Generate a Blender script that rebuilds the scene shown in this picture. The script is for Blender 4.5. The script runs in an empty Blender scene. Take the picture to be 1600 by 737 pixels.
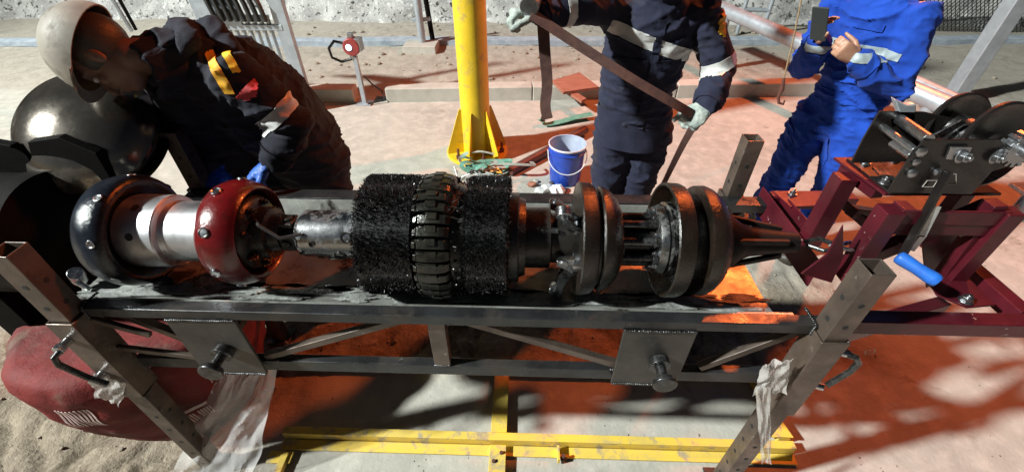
import bpy, bmesh, math, random
from mathutils import Vector, Matrix, noise
V = Vector
rad = math.radians
sc = bpy.context.scene
random.seed(4)

# ------------------------------------------------------------------ camera
FP = 680.0; PITCH = 39.3; YAW = 1.7; EYE = 1.9
cd = bpy.data.cameras.new('camera'); cam = bpy.data.objects.new('camera', cd)
sc.collection.objects.link(cam); sc.camera = cam
cam.location = (0, 0, EYE); cam.rotation_euler = (rad(90-PITCH), 0, rad(YAW))
cd.sensor_width = 36; cd.lens = FP/1600*36; cd.clip_start = .02; cd.clip_end = 400

# ------------------------------------------------------------------ night sky and floodlights
w = bpy.data.worlds.new('World'); sc.world = w; w.use_nodes = True
nt = w.node_tree; bg = nt.nodes['Background']
sky = nt.nodes.new('ShaderNodeTexSky'); sky.sky_type = 'NISHITA'; sky.sun_disc = False
sky.sun_elevation = rad(-3); sky.sun_rotation = rad(200)
nt.links.new(sky.outputs[0], bg.inputs[0]); bg.inputs[1].default_value = .55
def aim(o, d): o.rotation_euler = V(d).to_track_quat('-Z', 'Y').to_euler()
def flood(name, pos, target, power, col, radius, angle=100):
    l = bpy.data.lights.new(name, 'SPOT'); l.energy = power; l.color = col; l.shadow_soft_size = radius
    l.spot_size = rad(angle); l.spot_blend = .8
    o = bpy.data.objects.new(name, l); sc.collection.objects.link(o)
    o.location = pos; aim(o, V(target)-V(pos)); return o
KEYD = V((-.95, -.30, .76)).normalized()
SODD = V((.60, .62, .80)).normalized()
key = flood('white_floodlight', V((0, 1.5, .5))+KEYD*22, (1.6, 4.0, 0), 56000, (.94, 1.0, .96), .5, 70)
SODX = 0
sod = flood('orange_floodlight', V((.2, 1.5, .5))+SODD*7.2, (.3, 1.5, .5), 1650, (1.0, .165, .032), .14, 116)
sc.view_settings.view_transform = 'Standard'; sc.view_settings.look = 'None'
sc.view_settings.exposure = -.12; sc.view_settings.gamma = 1; sc.view_settings.use_curve_mapping = False
sc.cycles.max_bounces = 7; sc.cycles.transparent_max_bounces = 12
sc.cycles.caustics_reflective = False; sc.cycles.caustics_refractive = False

# ------------------------------------------------------------------ geometry helpers
_c, _s = math.cos(rad(PITCH)), math.sin(rad(PITCH)); _cy, _sy = math.cos(rad(YAW)), math.sin(rad(YAW))
def at(px, py, x=None, y=None, z=None):
    """point of the world seen at a place of the photograph, on one known real plane"""
    u = (px-800)/FP; v = (368.5-py)/FP; a = _c+v*_s
    d = V((_cy*u-_sy*a, _sy*u+_cy*a, -_s+v*_c))
    t = (z-EYE)/d.z if z is not None else (y/d.y if y is not None else x/d.x)
    return V((0, 0, EYE))+d*t

class MB:
    def __init__(s): s.v = []; s.f = []
    def add(s, vs, fs):
        n = len(s.v); s.v += [V(p) for p in vs]; s.f += [tuple(i+n for i in f) for f in fs]; return s
    def box(s, c, d, m=None):
        c = V(c); vs = []
        for x in (-.5, .5):
            for y in (-.5, .5):
                for z in (-.5, .5):
                    p = V((x*d[0], y*d[1], z*d[2])); p = (m @ p) if m else p; vs.append(c+p)
        return s.add(vs, [(0,1,3,2),(4,6,7,5),(0,4,5,1),(2,3,7,6),(0,2,6,4),(1,5,7,3)])
    def beam(s, p0, p1, wd, h, up=(0, 0, 1)):
        p0, p1 = V(p0), V(p1); d = (p1-p0); L = d.length; d.normalize(); up = V(up)
        if abs(d.dot(up)) > .99: up = V((0, 1, 0))
        r = d.cross(up).normalized(); u = r.cross(d).normalized()
        return s.box((p0+p1)/2, (L, wd, h), Matrix((d, r, u)).transposed())
    def lathe(s, o, ax, prof, n=32, cap=True, wob=0):
        o, ax = V(o), V(ax).normalized(); a = ax.orthogonal().normalized()
        if abs(ax.x) > .9: a = V((0, 0, 1)).cross(ax).normalized()
        b = ax.cross(a); vs = []; fs = []; m = len(prof)
        for (t, r) in prof:
            for k in range(n):
                q = 2*math.pi*k/n; rr = r*(1+wob*math.sin(3*q+1)*.5+wob*math.sin(7*q)*.3) if wob else r
                vs.append(o+ax*t+(a*math.cos(q)+b*math.sin(q))*rr)
        for i in range(m-1):
            for k in range(n):
                k2 = (k+1) % n; fs.append((i*n+k, i*n+k2, (i+1)*n+k2, (i+1)*n+k))
        if cap: fs.append(tuple(range(n))[::-1]); fs.append(tuple(range((m-1)*n, m*n)))
        return s.add(vs, fs)
    def cyl(s, p0, p1, r, r1=None, n=20):
        p0, p1 = V(p0), V(p1); return s.lathe(p0, p1-p0, [(0, r), ((p1-p0).length, r if r1 is None else r1)], n)
    def hexbolt(s, p, d, r, h):
        d = V(d).normalized(); s.cyl(V(p), V(p)+d*h*.25, r*1.35, n=18); s.cyl(V(p)+d*h*.25, V(p)+d*h, r, n=6)
        return s.cyl(V(p)+d*h, V(p)+d*h*1.5, r*.5, n=10)
    def tube(s, pts, r, n=10):
        pts = [V(p) for p in pts]; rs = r if isinstance(r, (list, tuple)) else [r]*len(pts)
        return s.loft(pts, [(q, q) for q in rs], n=n)
    def loft(s, pts, rr, side=None, n=16):
        pts = [V(p) for p in pts]; vs = []; fs = []; m = len(pts); pa = None
        for i, p in enumerate(pts):
            d = (pts[min(i+1, m-1)]-pts[max(i-1, 0)]).normalized()
            if side is not None: a = V(side[i] if isinstance(side, list) else side)
            else: a = pa if pa is not None else d.orthogonal()
            a = (a-d*a.dot(d)).normalized(); pa = a; b = d.cross(a)
            for k in range(n):
                q = 2*math.pi*k/n; vs.append(p+a*math.cos(q)*rr[i][0]+b*math.sin(q)*rr[i][1])
        for i in range(m-1):
            for k in range(n):
                k2 = (k+1) % n; fs.append((i*n+k, i*n+k2, (i+1)*n+k2, (i+1)*n+k))
        fs.append(tuple(range(n))[::-1]); fs.append(tuple(range((m-1)*n, m*n)))
        return s.add(vs, fs)
    def limb(s, pts, rr, side=None, n=16):
        """loft with rounded ends"""
        pts = [V(p) for p in pts]; rr = [q if isinstance(q, tuple) else (q, q) for q in rr]
        d0 = (pts[0]-pts[1]).normalized(); d1 = (pts[-1]-pts[-2]).normalized()
        def e(p, d, q):
            m = min(q)
            return [(p+d*m*f, (q[0]*g, q[1]*g)) for f, g in ((.92, .35), (.7, .7), (.4, .92))]
        a = e(pts[0], d0, rr[0]); b = e(pts[-1], d1, rr[-1])[::-1]
        P = [x[0] for x in a]+pts+[x[0] for x in b]; Q = [x[1] for x in a]+rr+[x[1] for x in b]
        if isinstance(side, list): side = [side[0]]*3+side+[side[-1]]*3
        return s.loft(P, Q, side, n)
    def ball(s, c, r, m=None, n=20, k=12):
        c = V(c); r = V((r, r, r)) if not isinstance(r, (tuple, Vector)) else V(r); vs = []; fs = []
        for i in range(k+1):
            t = math.pi*i/k
            for j in range(n):
                q = 2*math.pi*j/n
                p = V((math.sin(t)*math.cos(q)*r[0], math.sin(t)*math.sin(q)*r[1], math.cos(t)*r[2]))
                vs.append(c+((m @ p) if m else p))
        for i in range(k):
            for j in range(n):
                j2 = (j+1) % n; fs.append((i*n+j, (i+1)*n+j, (i+1)*n+j2, i*n+j2))
        return s.add(vs, fs)
    def prism(s, poly, ext):
        poly = [V(p) for p in poly]; n = len(poly); e = V(ext)
        return s.add(poly+[p+e for p in poly], [tuple(range(n))[::-1], tuple(range(n, 2*n))]+[(i, (i+1) % n, n+(i+1) % n, n+i) for i in range(n)])
    def sheet(s, rows, t=.0015):
        """thin cloth or film from rows of points, given a real thickness"""
        m = len(rows); n = len(rows[0]); P = [[V(p) for p in r] for r in rows]; N = []
        for i in range(m):
            for j in range(n):
                a = P[min(i+1, m-1)][j]-P[max(i-1, 0)][j]; b = P[i][min(j+1, n-1)]-P[i][max(j-1, 0)]
                q = a.cross(b); N.append(q.normalized() if q.length > 1e-9 else V((0, 0, 1)))
        vs = [P[i][j]+N[i*n+j]*t for i in range(m) for j in range(n)]+[P[i][j]-N[i*n+j]*t for i in range(m) for j in range(n)]
        o = m*n; fs = []
        for i in range(m-1):
            for j in range(n-1):
                a, b, c, d = i*n+j, i*n+j+1, (i+1)*n+j+1, (i+1)*n+j
                fs += [(a, b, c, d), (d+o, c+o, b+o, a+o)]
        for j in range(n-1):
            fs += [(j+o, j+1+o, j+1, j), ((m-1)*n+j, (m-1)*n+j+1, (m-1)*n+j+1+o, (m-1)*n+j+o)]
        for i in range(m-1):
            fs += [(i*n, (i+1)*n, (i+1)*n+o, i*n+o), ((i+1)*n+n-1, i*n+n-1, i*n+n-1+o, (i+1)*n+n-1+o)]
        return s.add(vs, fs)
    def mesh(s, name):
        me = bpy.data.meshes.new(name); me.from_pydata([tuple(p) for p in s.v], [], s.f); me.validate()
        bm = bmesh.new(); bm.from_mesh(me); bmesh.ops.remove_doubles(bm, verts=bm.verts, dist=1e-6)
        bmesh.ops.recalc_face_normals(bm, faces=bm.faces); bm.to_mesh(me); bm.free(); return me
    def build(s, name, mat, parent=None, bevel=0, smooth=35, seg=2):
        return link(name, s.mesh(name), mat, parent, bevel, smooth, seg)

def link(name, me, mat, parent=None, bevel=0, smooth=35, seg=2):
    o = bpy.data.objects.new(name, me); sc.collection.objects.link(o)
    if mat: me.materials.clear(); me.materials.append(mat)
    if smooth:
        me.shade_smooth(); me.set_sharp_from_angle(angle=rad(smooth))
    if parent:
        o.parent = parent
        if parent.type == 'EMPTY': o.location = -parent.location
    if bevel:
        m = o.modifiers.new('bevel', 'BEVEL'); m.width = bevel; m.segments = seg; m.limit_method = 'ANGLE'; m.angle_limit = rad(35); m.harden_normals = True
    return o
def thing(name, label, cat, loc, group=None):
    o = bpy.data.objects.new(name, None); sc.collection.objects.link(o); o.location = loc; o.empty_display_size = .05
    return tag(o, label, cat, group)
def tag(o, label, cat, group=None):
    o['label'] = label; o['category'] = cat
    if group: o['group'] = group
    return o
def structure(o): o['kind'] = 'structure'; return o
def dup(o, parent, off):
    c = o.copy(); sc.collection.objects.link(c); c.parent = parent; c.location = o.location+V(off); return c

# ------------------------------------------------------------------ materials
def M(name, col, rough=.5, metal=0.0, var=None, bump=None, rvar=0, grime=None, coat=0, trans=0, alpha=1, emit=None, spec=.5, sheen=0, stretch=None, aniso=None, chips=None):
    m = bpy.data.materials.new(name); m.use_nodes = True; nt = m.node_tree; N = nt.nodes; L = nt.links
    b = N['Principled BSDF']; b.inputs['Roughness'].default_value = rough; b.inputs['Metallic'].default_value = metal
    b.inputs['Specular IOR Level'].default_value = spec
    if coat: b.inputs['Coat Weight'].default_value = coat; b.inputs['Coat Roughness'].default_value = .08
    if sheen: b.inputs['Sheen Weight'].default_value = sheen
    if trans: b.inputs['Transmission Weight'].default_value = trans; b.inputs['IOR'].default_value = 1.25
    if alpha < 1: b.inputs['Alpha'].default_value = alpha
    if emit: b.inputs['Emission Color'].default_value = (*emit[0], 1); b.inputs['Emission Strength'].default_value = emit[1]
    tc = N.new('ShaderNodeTexCoord'); mp = N.new('ShaderNodeMapping'); L.new(tc.outputs['Object'], mp.inputs[0])
    if stretch: mp.inputs['Scale'].default_value = stretch
    def ns(scale, det=6, ro=.6, dis=0):
        n = N.new('ShaderNodeTexNoise'); n.inputs['Scale'].default_value = scale; n.inputs['Detail'].default_value = det
        n.inputs['Roughness'].default_value = ro; n.inputs['Distortion'].default_value = dis; L.new(mp.outputs[0], n.inputs['Vector']); return n.outputs['Fac']
    def ramp(src, a, c, lo=0, hi=1):
        r = N.new('ShaderNodeMapRange'); r.inputs[1].default_value = a; r.inputs[2].default_value = c
        r.inputs[3].default_value = lo; r.inputs[4].default_value = hi; L.new(src, r.inputs[0]); return r.outputs[0]
    def mix(f, a, c):
        x = N.new('ShaderNodeMix'); x.data_type = 'RGBA'; L.new(f, x.inputs[0])
        for i, q in ((6, a), (7, c)):
            if isinstance(q, tuple): x.inputs[i].default_value = (*q, 1)
            else: L.new(q, x.inputs[i])
        return x.outputs[2]
    cur = tuple(col)
    if var: cur = mix(ramp(ns(var[1]), .35, .65), cur, tuple(var[0]))
    if chips: cur = mix(ramp(ns(chips[1], 10, .7), chips[2], chips[2]+.02), cur, tuple(chips[0]))
    gm = None
    if grime:   # (colour, scale, lo, hi, roughness)
        gm = ramp(ns(grime[1], 8, .65, .4), grime[2], grime[3]); cur = mix(gm, cur, tuple(grime[0]))
        if metal:
            L.new(ramp(gm, 0, 1, metal, 0), b.inputs['Metallic'])
    if isinstance(cur, tuple): b.inputs['Base Color'].default_value = (*cur, 1)
    else: L.new(cur, b.inputs['Base Color'])
    if rvar or (grime and len(grime) > 4):
        r = ramp(ns(9 if not var else var[1]*1.7, 8, .7), .3, .7, max(.03, rough-rvar), min(1, rough+rvar))
        if grime and len(grime) > 4:
            x = N.new('ShaderNodeMix'); x.data_type = 'FLOAT'; L.new(gm, x.inputs[0]); L.new(r, x.inputs[2]); x.inputs[3].default_value = grime[4]; r = x.outputs[0]
        L.new(r, b.inputs['Roughness'])
    if bump:
        h = None
        for (scale, st) in (bump if isinstance(bump, list) else [bump]):
            q = ramp(ns(scale, 8, .65), 0, 1, 0, st)
            if h is None: h = q
            else:
                a = N.new('ShaderNodeMath'); L.new(h, a.inputs[0]); L.new(q, a.inputs[1]); h = a.outputs[0]
        bp = N.new('ShaderNodeBump'); bp.inputs['Distance'].default_value = .01; bp.inputs['Strength'].default_value = 1
        L.new(h, bp.inputs['Height']); L.new(bp.outputs[0], b.inputs['Normal'])
    if aniso is not None:   # fine turning rings along X
        wv = N.new('ShaderNodeTexNoise'); wv.inputs['Scale'].default_value = 1; wv.inputs['Detail'].default_value = 3
        m2 = N.new('ShaderNodeMapping'); m2.inputs['Scale'].default_value = (900, 2, 2); L.new(tc.outputs['Object'], m2.inputs[0]); L.new(m2.outputs[0], wv.inputs['Vector'])
        bp = N.new('ShaderNodeBump'); bp.inputs['Distance'].default_value = aniso; L.new(wv.outputs['Fac'], bp.inputs['Height']); L.new(bp.outputs[0], b.inputs['Normal'])
    return m

STEEL = M('stand_steel', (.17, .128, .105), .34, .6, ((.075, .060, .052), 9), [(60, .06), (14, .1)], .16, ((.05, .034, .024), 6, .47, .66, .5), chips=((.30, .29, .28), 22, .66))
STEELD = M('dark_mill_steel', (.085, .075, .07), .4, .6, ((.05, .048, .045), 10), (50, .08), .15, ((.04, .033, .028), 6, .5, .65, .6))
PLATE = M('tray_plate', (.40, .41, .38), .34, .55, ((.20, .20, .18), 7), [(30, .12), (140, .05)], .15, ((.02, .018, .015), 6, .53, .62, .22))
MACH = M('machined_steel', (.70, .70, .72), .42, 1, ((.5, .5, .52), 4), None, .1, ((.12, .09, .07), 7, .58, .70, .4), aniso=.0006)
BRIGHT = M('bright_steel', (.62, .64, .66), .25, 1, ((.4, .4, .42), 40), (90, .05), .1)
ZINC = M('zinc_bolt', (.40, .41, .43), .36, 1, ((.35, .35, .36), 60), None, .1)
RAILM = M('rail_steel', (.055, .057, .060), .30, .65, ((.030, .030, .032), 8), [(60, .06), (12, .1)], .14, ((.035, .026, .02), 6, .50, .68, .5), chips=((.26, .26, .26), 24, .67))
OILYD = M('matt_oily_black', (.006, .005, .005), .5, 0, ((.014, .010, .008), 16), [(40, .1)], .1, spec=.25)
OILY = M('oily_black_steel', (.012, .011, .010), .28, .3, ((.03, .026, .022), 16), [(40, .1), (160, .06)], .15)
OILYM = M('oily_grey_steel', (.14, .14, .145), .28, .9, ((.04, .038, .036), 22), [(60, .08)], .15, ((.012, .011, .01), 18, .5, .58, .22))
CUPB = M('dark_urethane', (.005, .004, .003), .30, 0, ((.014, .008, .005), 12), [(35, .14), (140, .10)], .10, spec=.65)
CUPG = M('blue_grey_urethane', (.004, .006, .010), .17, 0, ((.016, .02, .028), 10), [(35, .16), (120, .12)], .1, spec=.4)
REDU = M('red_urethane', (.11, .004, .005), .22, 0, ((.09, .004, .005), 8), [(40, .12), (130, .08)], .1, ((.014, .006, .005), 8, .50, .66, .25), coat=.25)
BRIST = M('bristle_black', (.012, .012, .013), .32, 0, ((.022, .02, .02), 40), None, .1)
SHOE = M('oily_shoe', (.008, .008, .007), .2, .2, ((.025, .024, .018), 30), [(60, .15)], .12)
MAROON = M('maroon_paint', (.075, .007, .013), .36, 0, ((.045, .005, .009), 9), [(25, .08), (150, .03)], .1, ((.30, .22, .20), 30, .665, .70, .6), spec=.3)
BLKP = M('winch_black_paint', (.007, .006, .006), .30, 0, ((.014, .011, .010), 12), (60, .05), .12, chips=((.25, .24, .22), 28, .70))
YEL = M('yellow_paint', (.76, .52, .02), .42, 0, ((.62, .41, .02), 5), (18, .06), .1, ((.34, .24, .10), 9, .56, .72, .6), chips=((.22, .15, .09), 30, .67))
YELW = M('worn_yellow_paint', (.72, .50, .06), .5, 0, ((.58, .42, .10), 9), (40, .08), .1, ((.34, .27, .17), 16, .52, .64, .7))
NAVY = M('navy_workwear', (.014, .016, .034), .82, 0, ((.022, .024, .046), 12), [(22, .3), (300, .12)], grime=((.035, .030, .030), 6, .58, .75), sheen=.04, spec=.2)
NAVY2 = M('black_navy_workwear', (.010, .010, .017), .8, 0, ((.018, .018, .028), 12), [(22, .3), (300, .12)], grime=((.022, .018, .016), 6, .58, .75), sheen=.03, spec=.2)
BLUEC = M('royal_blue_workwear', (.012, .062, .40), .85, 0, ((.008, .042, .29), 7), [(22, .35), (300, .12)], grime=((.012, .035, .20), 3.5, .56, .74), sheen=.04, spec=.2)
REFL = M('reflective_tape', (.62, .62, .60), .45, .15, ((.48, .48, .47), 30), (80, .06), .1)
ORNG = M('orange_tape', (.85, .30, .02), .6, 0, ((.75, .42, .02), 9), (60, .06))
REDT = M('red_badge', (.65, .03, .04), .6, 0, ((.4, .05, .05), 50), (70, .1))
YELT = M('yellow_tape', (.85, .55, .03), .6, 0, ((.75, .42, .02), 30), (60, .06))
SKIN = M('skin', (.42, .23, .15), .5, 0, ((.35, .17, .11), 14), (90, .08))
GLOVEB = M('blue_glove', (.02, .10, .42), .55, 0, ((.015, .07, .3), 30), (60, .15))
GLOVEG = M('grey_glove', (.42, .45, .40), .75, 0, ((.22, .26, .25), 18), (70, .2))
HELM = M('helmet_shell', (.30, .265, .22), .6, 0, ((.16, .14, .12), 6), (20, .05), .1, ((.10, .08, .06), 9, .56, .7, .7), spec=.35)
LEATH = M('boot_leather', (.03, .025, .02), .5, 0, ((.05, .04, .03), 20), (60, .2))
BLACKR = M('black_rubber', (.014, .014, .014), .45, 0, ((.03, .03, .03), 20), (50, .1))
ALU = M('galvanised_tube', (.46, .50, .54), .42, .55, ((.36, .39, .43), 10), (60, .05), .1, ((.30, .26, .22), 12, .62, .75, .7))
BUCK = M('bucket_blue', (.02, .07, .42), .3, 0, ((.015, .05, .32), 9), (40, .04), .08, ((.30, .28, .26), 30, .68, .74, .7))
BUCKI = M('bucket_inside', (.42, .47, .58), .4, 0, ((.3, .34, .45), 12), None, .1)
WHITEP = M('white_wire', (.7, .7, .72), .35)
GREENS = M('green_strap', (.05, .20, .14), .8, 0, ((.14, .28, .22), 20), (200, .2))
BROWNS = M('brown_strap', (.17, .085, .065), .7, 0, ((.10, .05, .045), 25), (220, .2))
WOOD = M('stained_board', (.34, .13, .08), .7, 0, ((.24, .08, .05), 6), (30, .3), stretch=(1, 6, 6))
RUST = M('brown_pipe', (.14, .055, .04), .5, .2, ((.09, .035, .03), 12), (60, .1))
FILM = M('clear_film', (.8, .78, .78), .1, 0, None, [(9, .35)], alpha=.22, spec=1.0, coat=.8)
RAGS = M('torn_film', (.66, .62, .60), .16, 0, ((.5, .47, .45), 30), [(14, .5)], alpha=.40, spec=1, coat=.6)
REDB = M('red_sack', (.17, .014, .012), .7, 0, ((.08, .008, .007), 7), [(7, .8), (30, .4), (240, .1)], .1, spec=.3, grime=((.12, .07, .05), 7, .56, .72))
PRINT = M('white_print', (.62, .50, .48), .55, 0, ((.45, .3, .28), 30), (240, .05))
DOMEM = M('closure_dome_paint', (.30, .265, .23), .16, .9, ((.16, .14, .12), 5), [(7, .08), (60, .03)], .05, ((.04, .034, .03), 4, .60, .72, .35))
DARKM = M('dark_painted_steel', (.0025, .002, .002), .7, 0, ((.005, .004, .004), 9), (40, .1), .1, spec=.08)
GRIPB = M('blue_grip', (.015, .12, .50), .42, 0, ((.02, .09, .36), 22), (50, .08), .1, ((.24, .18, .16), 14, .60, .68, .6))
LABELM = M('silver_label', (.55, .56, .54), .4, .2, ((.35, .36, .35), 60))
LED = M('led_lamp', (.8, .9, 1), .3, emit=((.35, .7, 1), 4))
DETR = M('detector_red', (.22, .03, .03), .4, 0, ((.3, .04, .035), 30))
KERB = M('kerb_concrete', (.46, .43, .38), .85, 0, ((.34, .32, .28), 5), [(14, .3), (120, .15)])
ROPE = M('thin_rope', (.36, .26, .14), .8, 0, ((.2, .14, .08), 60), (200, .3))

def ground_material():
    m = bpy.data.materials.new('ground'); m.use_nodes = True; nt = m.node_tree; N = nt.nodes; L = nt.links; b = N['Principled BSDF']
    g = N.new('ShaderNodeNewGeometry'); at_ = N.new('ShaderNodeAttribute'); at_.attribute_name = 'soil'
    def ns(s, d=8, r=.62, dis=0):
        n = N.new('ShaderNodeTexNoise'); n.inputs['Scale'].default_value = s; n.inputs['Detail'].default_value = d; n.inputs['Roughness'].default_value = r
        n.inputs['Distortion'].default_value = dis; L.new(g.outputs['Position'], n.inputs['Vector']); return n.outputs['Fac']
    def rp(s, a, c, lo=0, hi=1):
        r = N.new('ShaderNodeMapRange'); L.new(s, r.inputs[0])
        for i, q in enumerate((a, c, lo, hi)): r.inputs[i+1].default_value = q
        return r.outputs[0]
    def mx(f, a, c):
        x = N.new('ShaderNodeMix'); x.data_type = 'RGBA'; L.new(f, x.inputs[0])
        for i, q in ((6, a), (7, c)):
            if isinstance(q, tuple): x.inputs[i].default_value = (*q, 1)
            else: L.new(q, x.inputs[i])
        return x.outputs[2]
    def mt(op, a, c):
        x = N.new('ShaderNodeMath'); x.operation = op
        for i, q in enumerate((a, c)):
            if isinstance(q, (int, float)): x.inputs[i].default_value = q
            else: L.new(q, x.inputs[i])
        return x.outputs[0]
    conc = mx(rp(ns(1.3), .35, .65), (.40, .38, .335), (.30, .285, .25))
    conc = mx(rp(ns(9), .45, .7), conc, (.46, .43, .38))
    soil = mx(rp(ns(6), .35, .65), (.27, .22, .165), (.17, .135, .10))
    soil = mx(rp(ns(40), .5, .7), soil, (.31, .26, .20))
    soil = mx(rp(ns(2.1, 10, .7, 1.5), .54, .62), soil, (.12, .095, .065))
    col = mx(at_.outputs['Fac'], conc, soil)
    vo = N.new('ShaderNodeTexVoronoi'); vo.inputs['Scale'].default_value = 38; L.new(g.outputs['Position'], vo.inputs['Vector'])
    pit = mt('MULTIPLY', mt('MULTIPLY', rp(vo.outputs['Distance'], .10, .15, 1, 0), rp(ns(3.2), .52, .62)), rp(at_.outputs['Fac'], 0, .3, 1, 0))
    col = mx(pit, col, (.07, .06, .05))
    col = mx(rp(ns(2.4, 10, .7, 1.2), .60, .70), col, (.22, .185, .145))
    L.new(col, b.inputs['Base Color']); b.inputs['Roughness'].default_value = .92; b.inputs['Specular IOR Level'].default_value = .25
    h = mt('ADD', mt('MULTIPLY', ns(16), .5), mt('MULTIPLY', ns(70), .22)); h = mt('SUBTRACT', h, mt('MULTIPLY', pit, .35))
    h = mt('MULTIPLY', h, rp(at_.outputs['Fac'], 0, 1, .6, 2.6))
    bp = N.new('ShaderNodeBump'); bp.inputs['Distance'].default_value = .012; L.new(h, bp.inputs['Height']); L.new(bp.outputs[0], b.inputs['Normal'])
    return m
GROUND = ground_material()

# ------------------------------------------------------------------ the setting
def ss(a, b, x): t = max(0, min(1, (x-a)/(b-a))); return t*t*(3-2*t)
def soilness(x, y):
    e = noise.noise(V((x*2.2, y*2.2, 3)))*.25
    a = ss(-.95, -1.2, x+e)*ss(1.9, 1.3, y+e)
    b_ = ss(1.22, 1.36, y+e*.5)*ss(2.2, 1.9, y+e)*ss(2.2, 1.5, abs(x)+e)
    c = ss(4.75, 4.95, y)*.42
    return max(a, b_, c)
def gz(x, y):
    s = soilness(x, y); n = noise.fractal(V((x*7, y*7, 0)), .9, 2.1, 5)
    r = 1-abs(noise.noise(V((x*4.2, y*4.2, 7))))*2
    z = s*(n*.020+max(0, r-.80)*-.14*(y < 3))+(1-s)*n*.0015
    if y > 5: z += s*(noise.noise(V((x*.6, y*.9, 1)))*.06+.02)
    return z
def grid(xs, ys, fz):
    vs = []; sl = []
    for y in ys:
        for x in xs: vs.append((x, y, fz(x, y))); sl.append(soilness(x, y))
    n = len(xs); fs = [(j*n+i, j*n+i+1, (j+1)*n+i+1, (j+1)*n+i) for j in range(len(ys)-1) for i in range(n-1)]
    return vs, fs, sl
def frange(a, b, s):
    r = []; x = a
    while x < b-1e-9: r.append(x); x += s
    return r+[b]
xs = [-90, -40, -20, -12]+frange(-9, -3.2, .2)[:]+frange(-3, 3, .022)+frange(3.2, 9, .2)+[12, 20, 40, 90]
ys = [-60, -20, -8, -3, -1]+frange(0, .45, .15)+frange(.5, 2.2, .022)+frange(2.3, 8.0, .07)+[8.6, 12, 30, 90]
vs, fs, sl = grid(xs, ys, gz)
me = bpy.data.meshes.new('ground'); me.from_pydata(vs, [], fs)
a = me.attributes.new('soil', 'FLOAT', 'POINT'); a.data.foreach_set('value', sl)
structure(link('ground', me, GROUND, smooth=180))
# rough embankment of pale gravelly spoil along the far side
EMB = M('embankment', (.42, .41, .39), .95, 0, ((.24, .235, .23), 3.5), [(5, 1.6), (16, 1.6), (50, .6)], grime=((.05, .048, .045), 11, .55, .62), chips=((.5, .49, .47), 14, .56))
exs = frange(-16, 16, .11); eys = frange(0, 1, .02)
vs = []
for t in eys:
    for x in exs:
        base = V((x, 8.0+t*1.9, -.05+t*3.0)); n = noise.fractal(V((x*1.8, t*6, 5)), .8, 2.1, 6)*.12; vs.append(base+V((0, -n, n*.4)))
n = len(exs); structure(link('embankment', (lambda me: (me.from_pydata([tuple(v) for v in vs], [], [(j*n+i, j*n+i+1, (j+1)*n+i+1, (j+1)*n+i) for j in range(len(eys)-1) for i in range(n-1)]), me)[1])(bpy.data.meshes.new('embankment')), EMB, smooth=180))
# a long strip of pale ground sheeting with a wavy front edge
rows = []
for k, dy in enumerate((0, .0, .10, .22, .24)):
    row = []
    for x in frange(-9, 9, .12):
        wv = noise.noise(V((x*.9, 2, 0)))*.07+noise.noise(V((x*3.1, 5, 0)))*.02
        row.append(V((x, 6.72+.04*x+wv+dy, (.0, .055, .065, .055, .0)[k]+abs(noise.noise(V((x*2, k, 0))))*.012+(gz(x, 6.8) if k in (0, 4) else .02))))
    rows.append(row)
STRIP = M('ground_sheeting', (.34, .38, .42), .8, 0, ((.22, .26, .31), 9), [(25, .3), (120, .3)])
structure(MB().sheet(rows, .004).build('ground_strip', STRIP, smooth=60))
# kerb of pale concrete blocks, with a gap by the detector
def kerb(x0, x1, y0, y1, h):
    m = MB(); d = V((x1-x0, y1-y0, 0)).normalized(); nrm = V((-d.y, d.x, 0)); L = math.hypot(x1-x0, y1-y0); k = max(1, round(L/1.5))
    for i in range(k):
        a = V((x0, y0, 0))+d*(L*i/k+.004); b = V((x0, y0, 0))+d*(L*(i+1)/k-.004); j = random.uniform(-.006, .006)
        m.beam(a+nrm*(.09+j)+V((0, 0, h/2-.03)), b+nrm*(.09+j)+V((0, 0, h/2-.03)), .18, h+.06)
    return m
structure(kerb(-1.52, 3.3, 4.6, 4.92, .15).build('kerb', KERB, bevel=.012))
structure(kerb(-2.75, -1.86, 4.55, 4.58, .15).build('kerb', KERB, bevel=.012))

# ------------------------------------------------------------------ steel stand with tray
stand = thing('steel_tray_stand', 'long steel stand with tray, four square posts and braced side rails, carrying the black tool', 'stand', (-.22, 1.06, 0))
XL, XR, YF, YB, ZT = -1.255, .825, .80, 1.39, .98
def p_(name, m, mat=STEEL, bevel=.0025, parent=stand): return m.build(name, mat, parent, bevel)
FRY = .790
fr = MB(); fr.beam((XL-.03, FRY, .962), (XR+.02, FRY, .962), .038, .036); p_('front_rail', fr, RAILM, .0035)
br = MB(); br.beam((XL-.02, YB-.035, .962), (XR+.12, YB-.035, .962), .06, .036); p_('back_rail', br, RAILM, .0035)
# tray floor: shallow channel of plate
tx0, tx1 = XL-.12, XR-.075
prof = [(.810, .974), (.816, .974), (.850, .925), (.885, .902), (.94, .896), (1.21, .896), (1.29, .91), (1.322, .972), (1.328, .972)]
rows = []
for x in frange(tx0, tx1, .05):
    rows.append([V((x, y, z+noise.noise(V((x*3, y*5, 0)))*.0016)) for y, z in prof])
MB().sheet(rows, .0025).build('tray', PLATE, stand, 0, 40)
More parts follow.
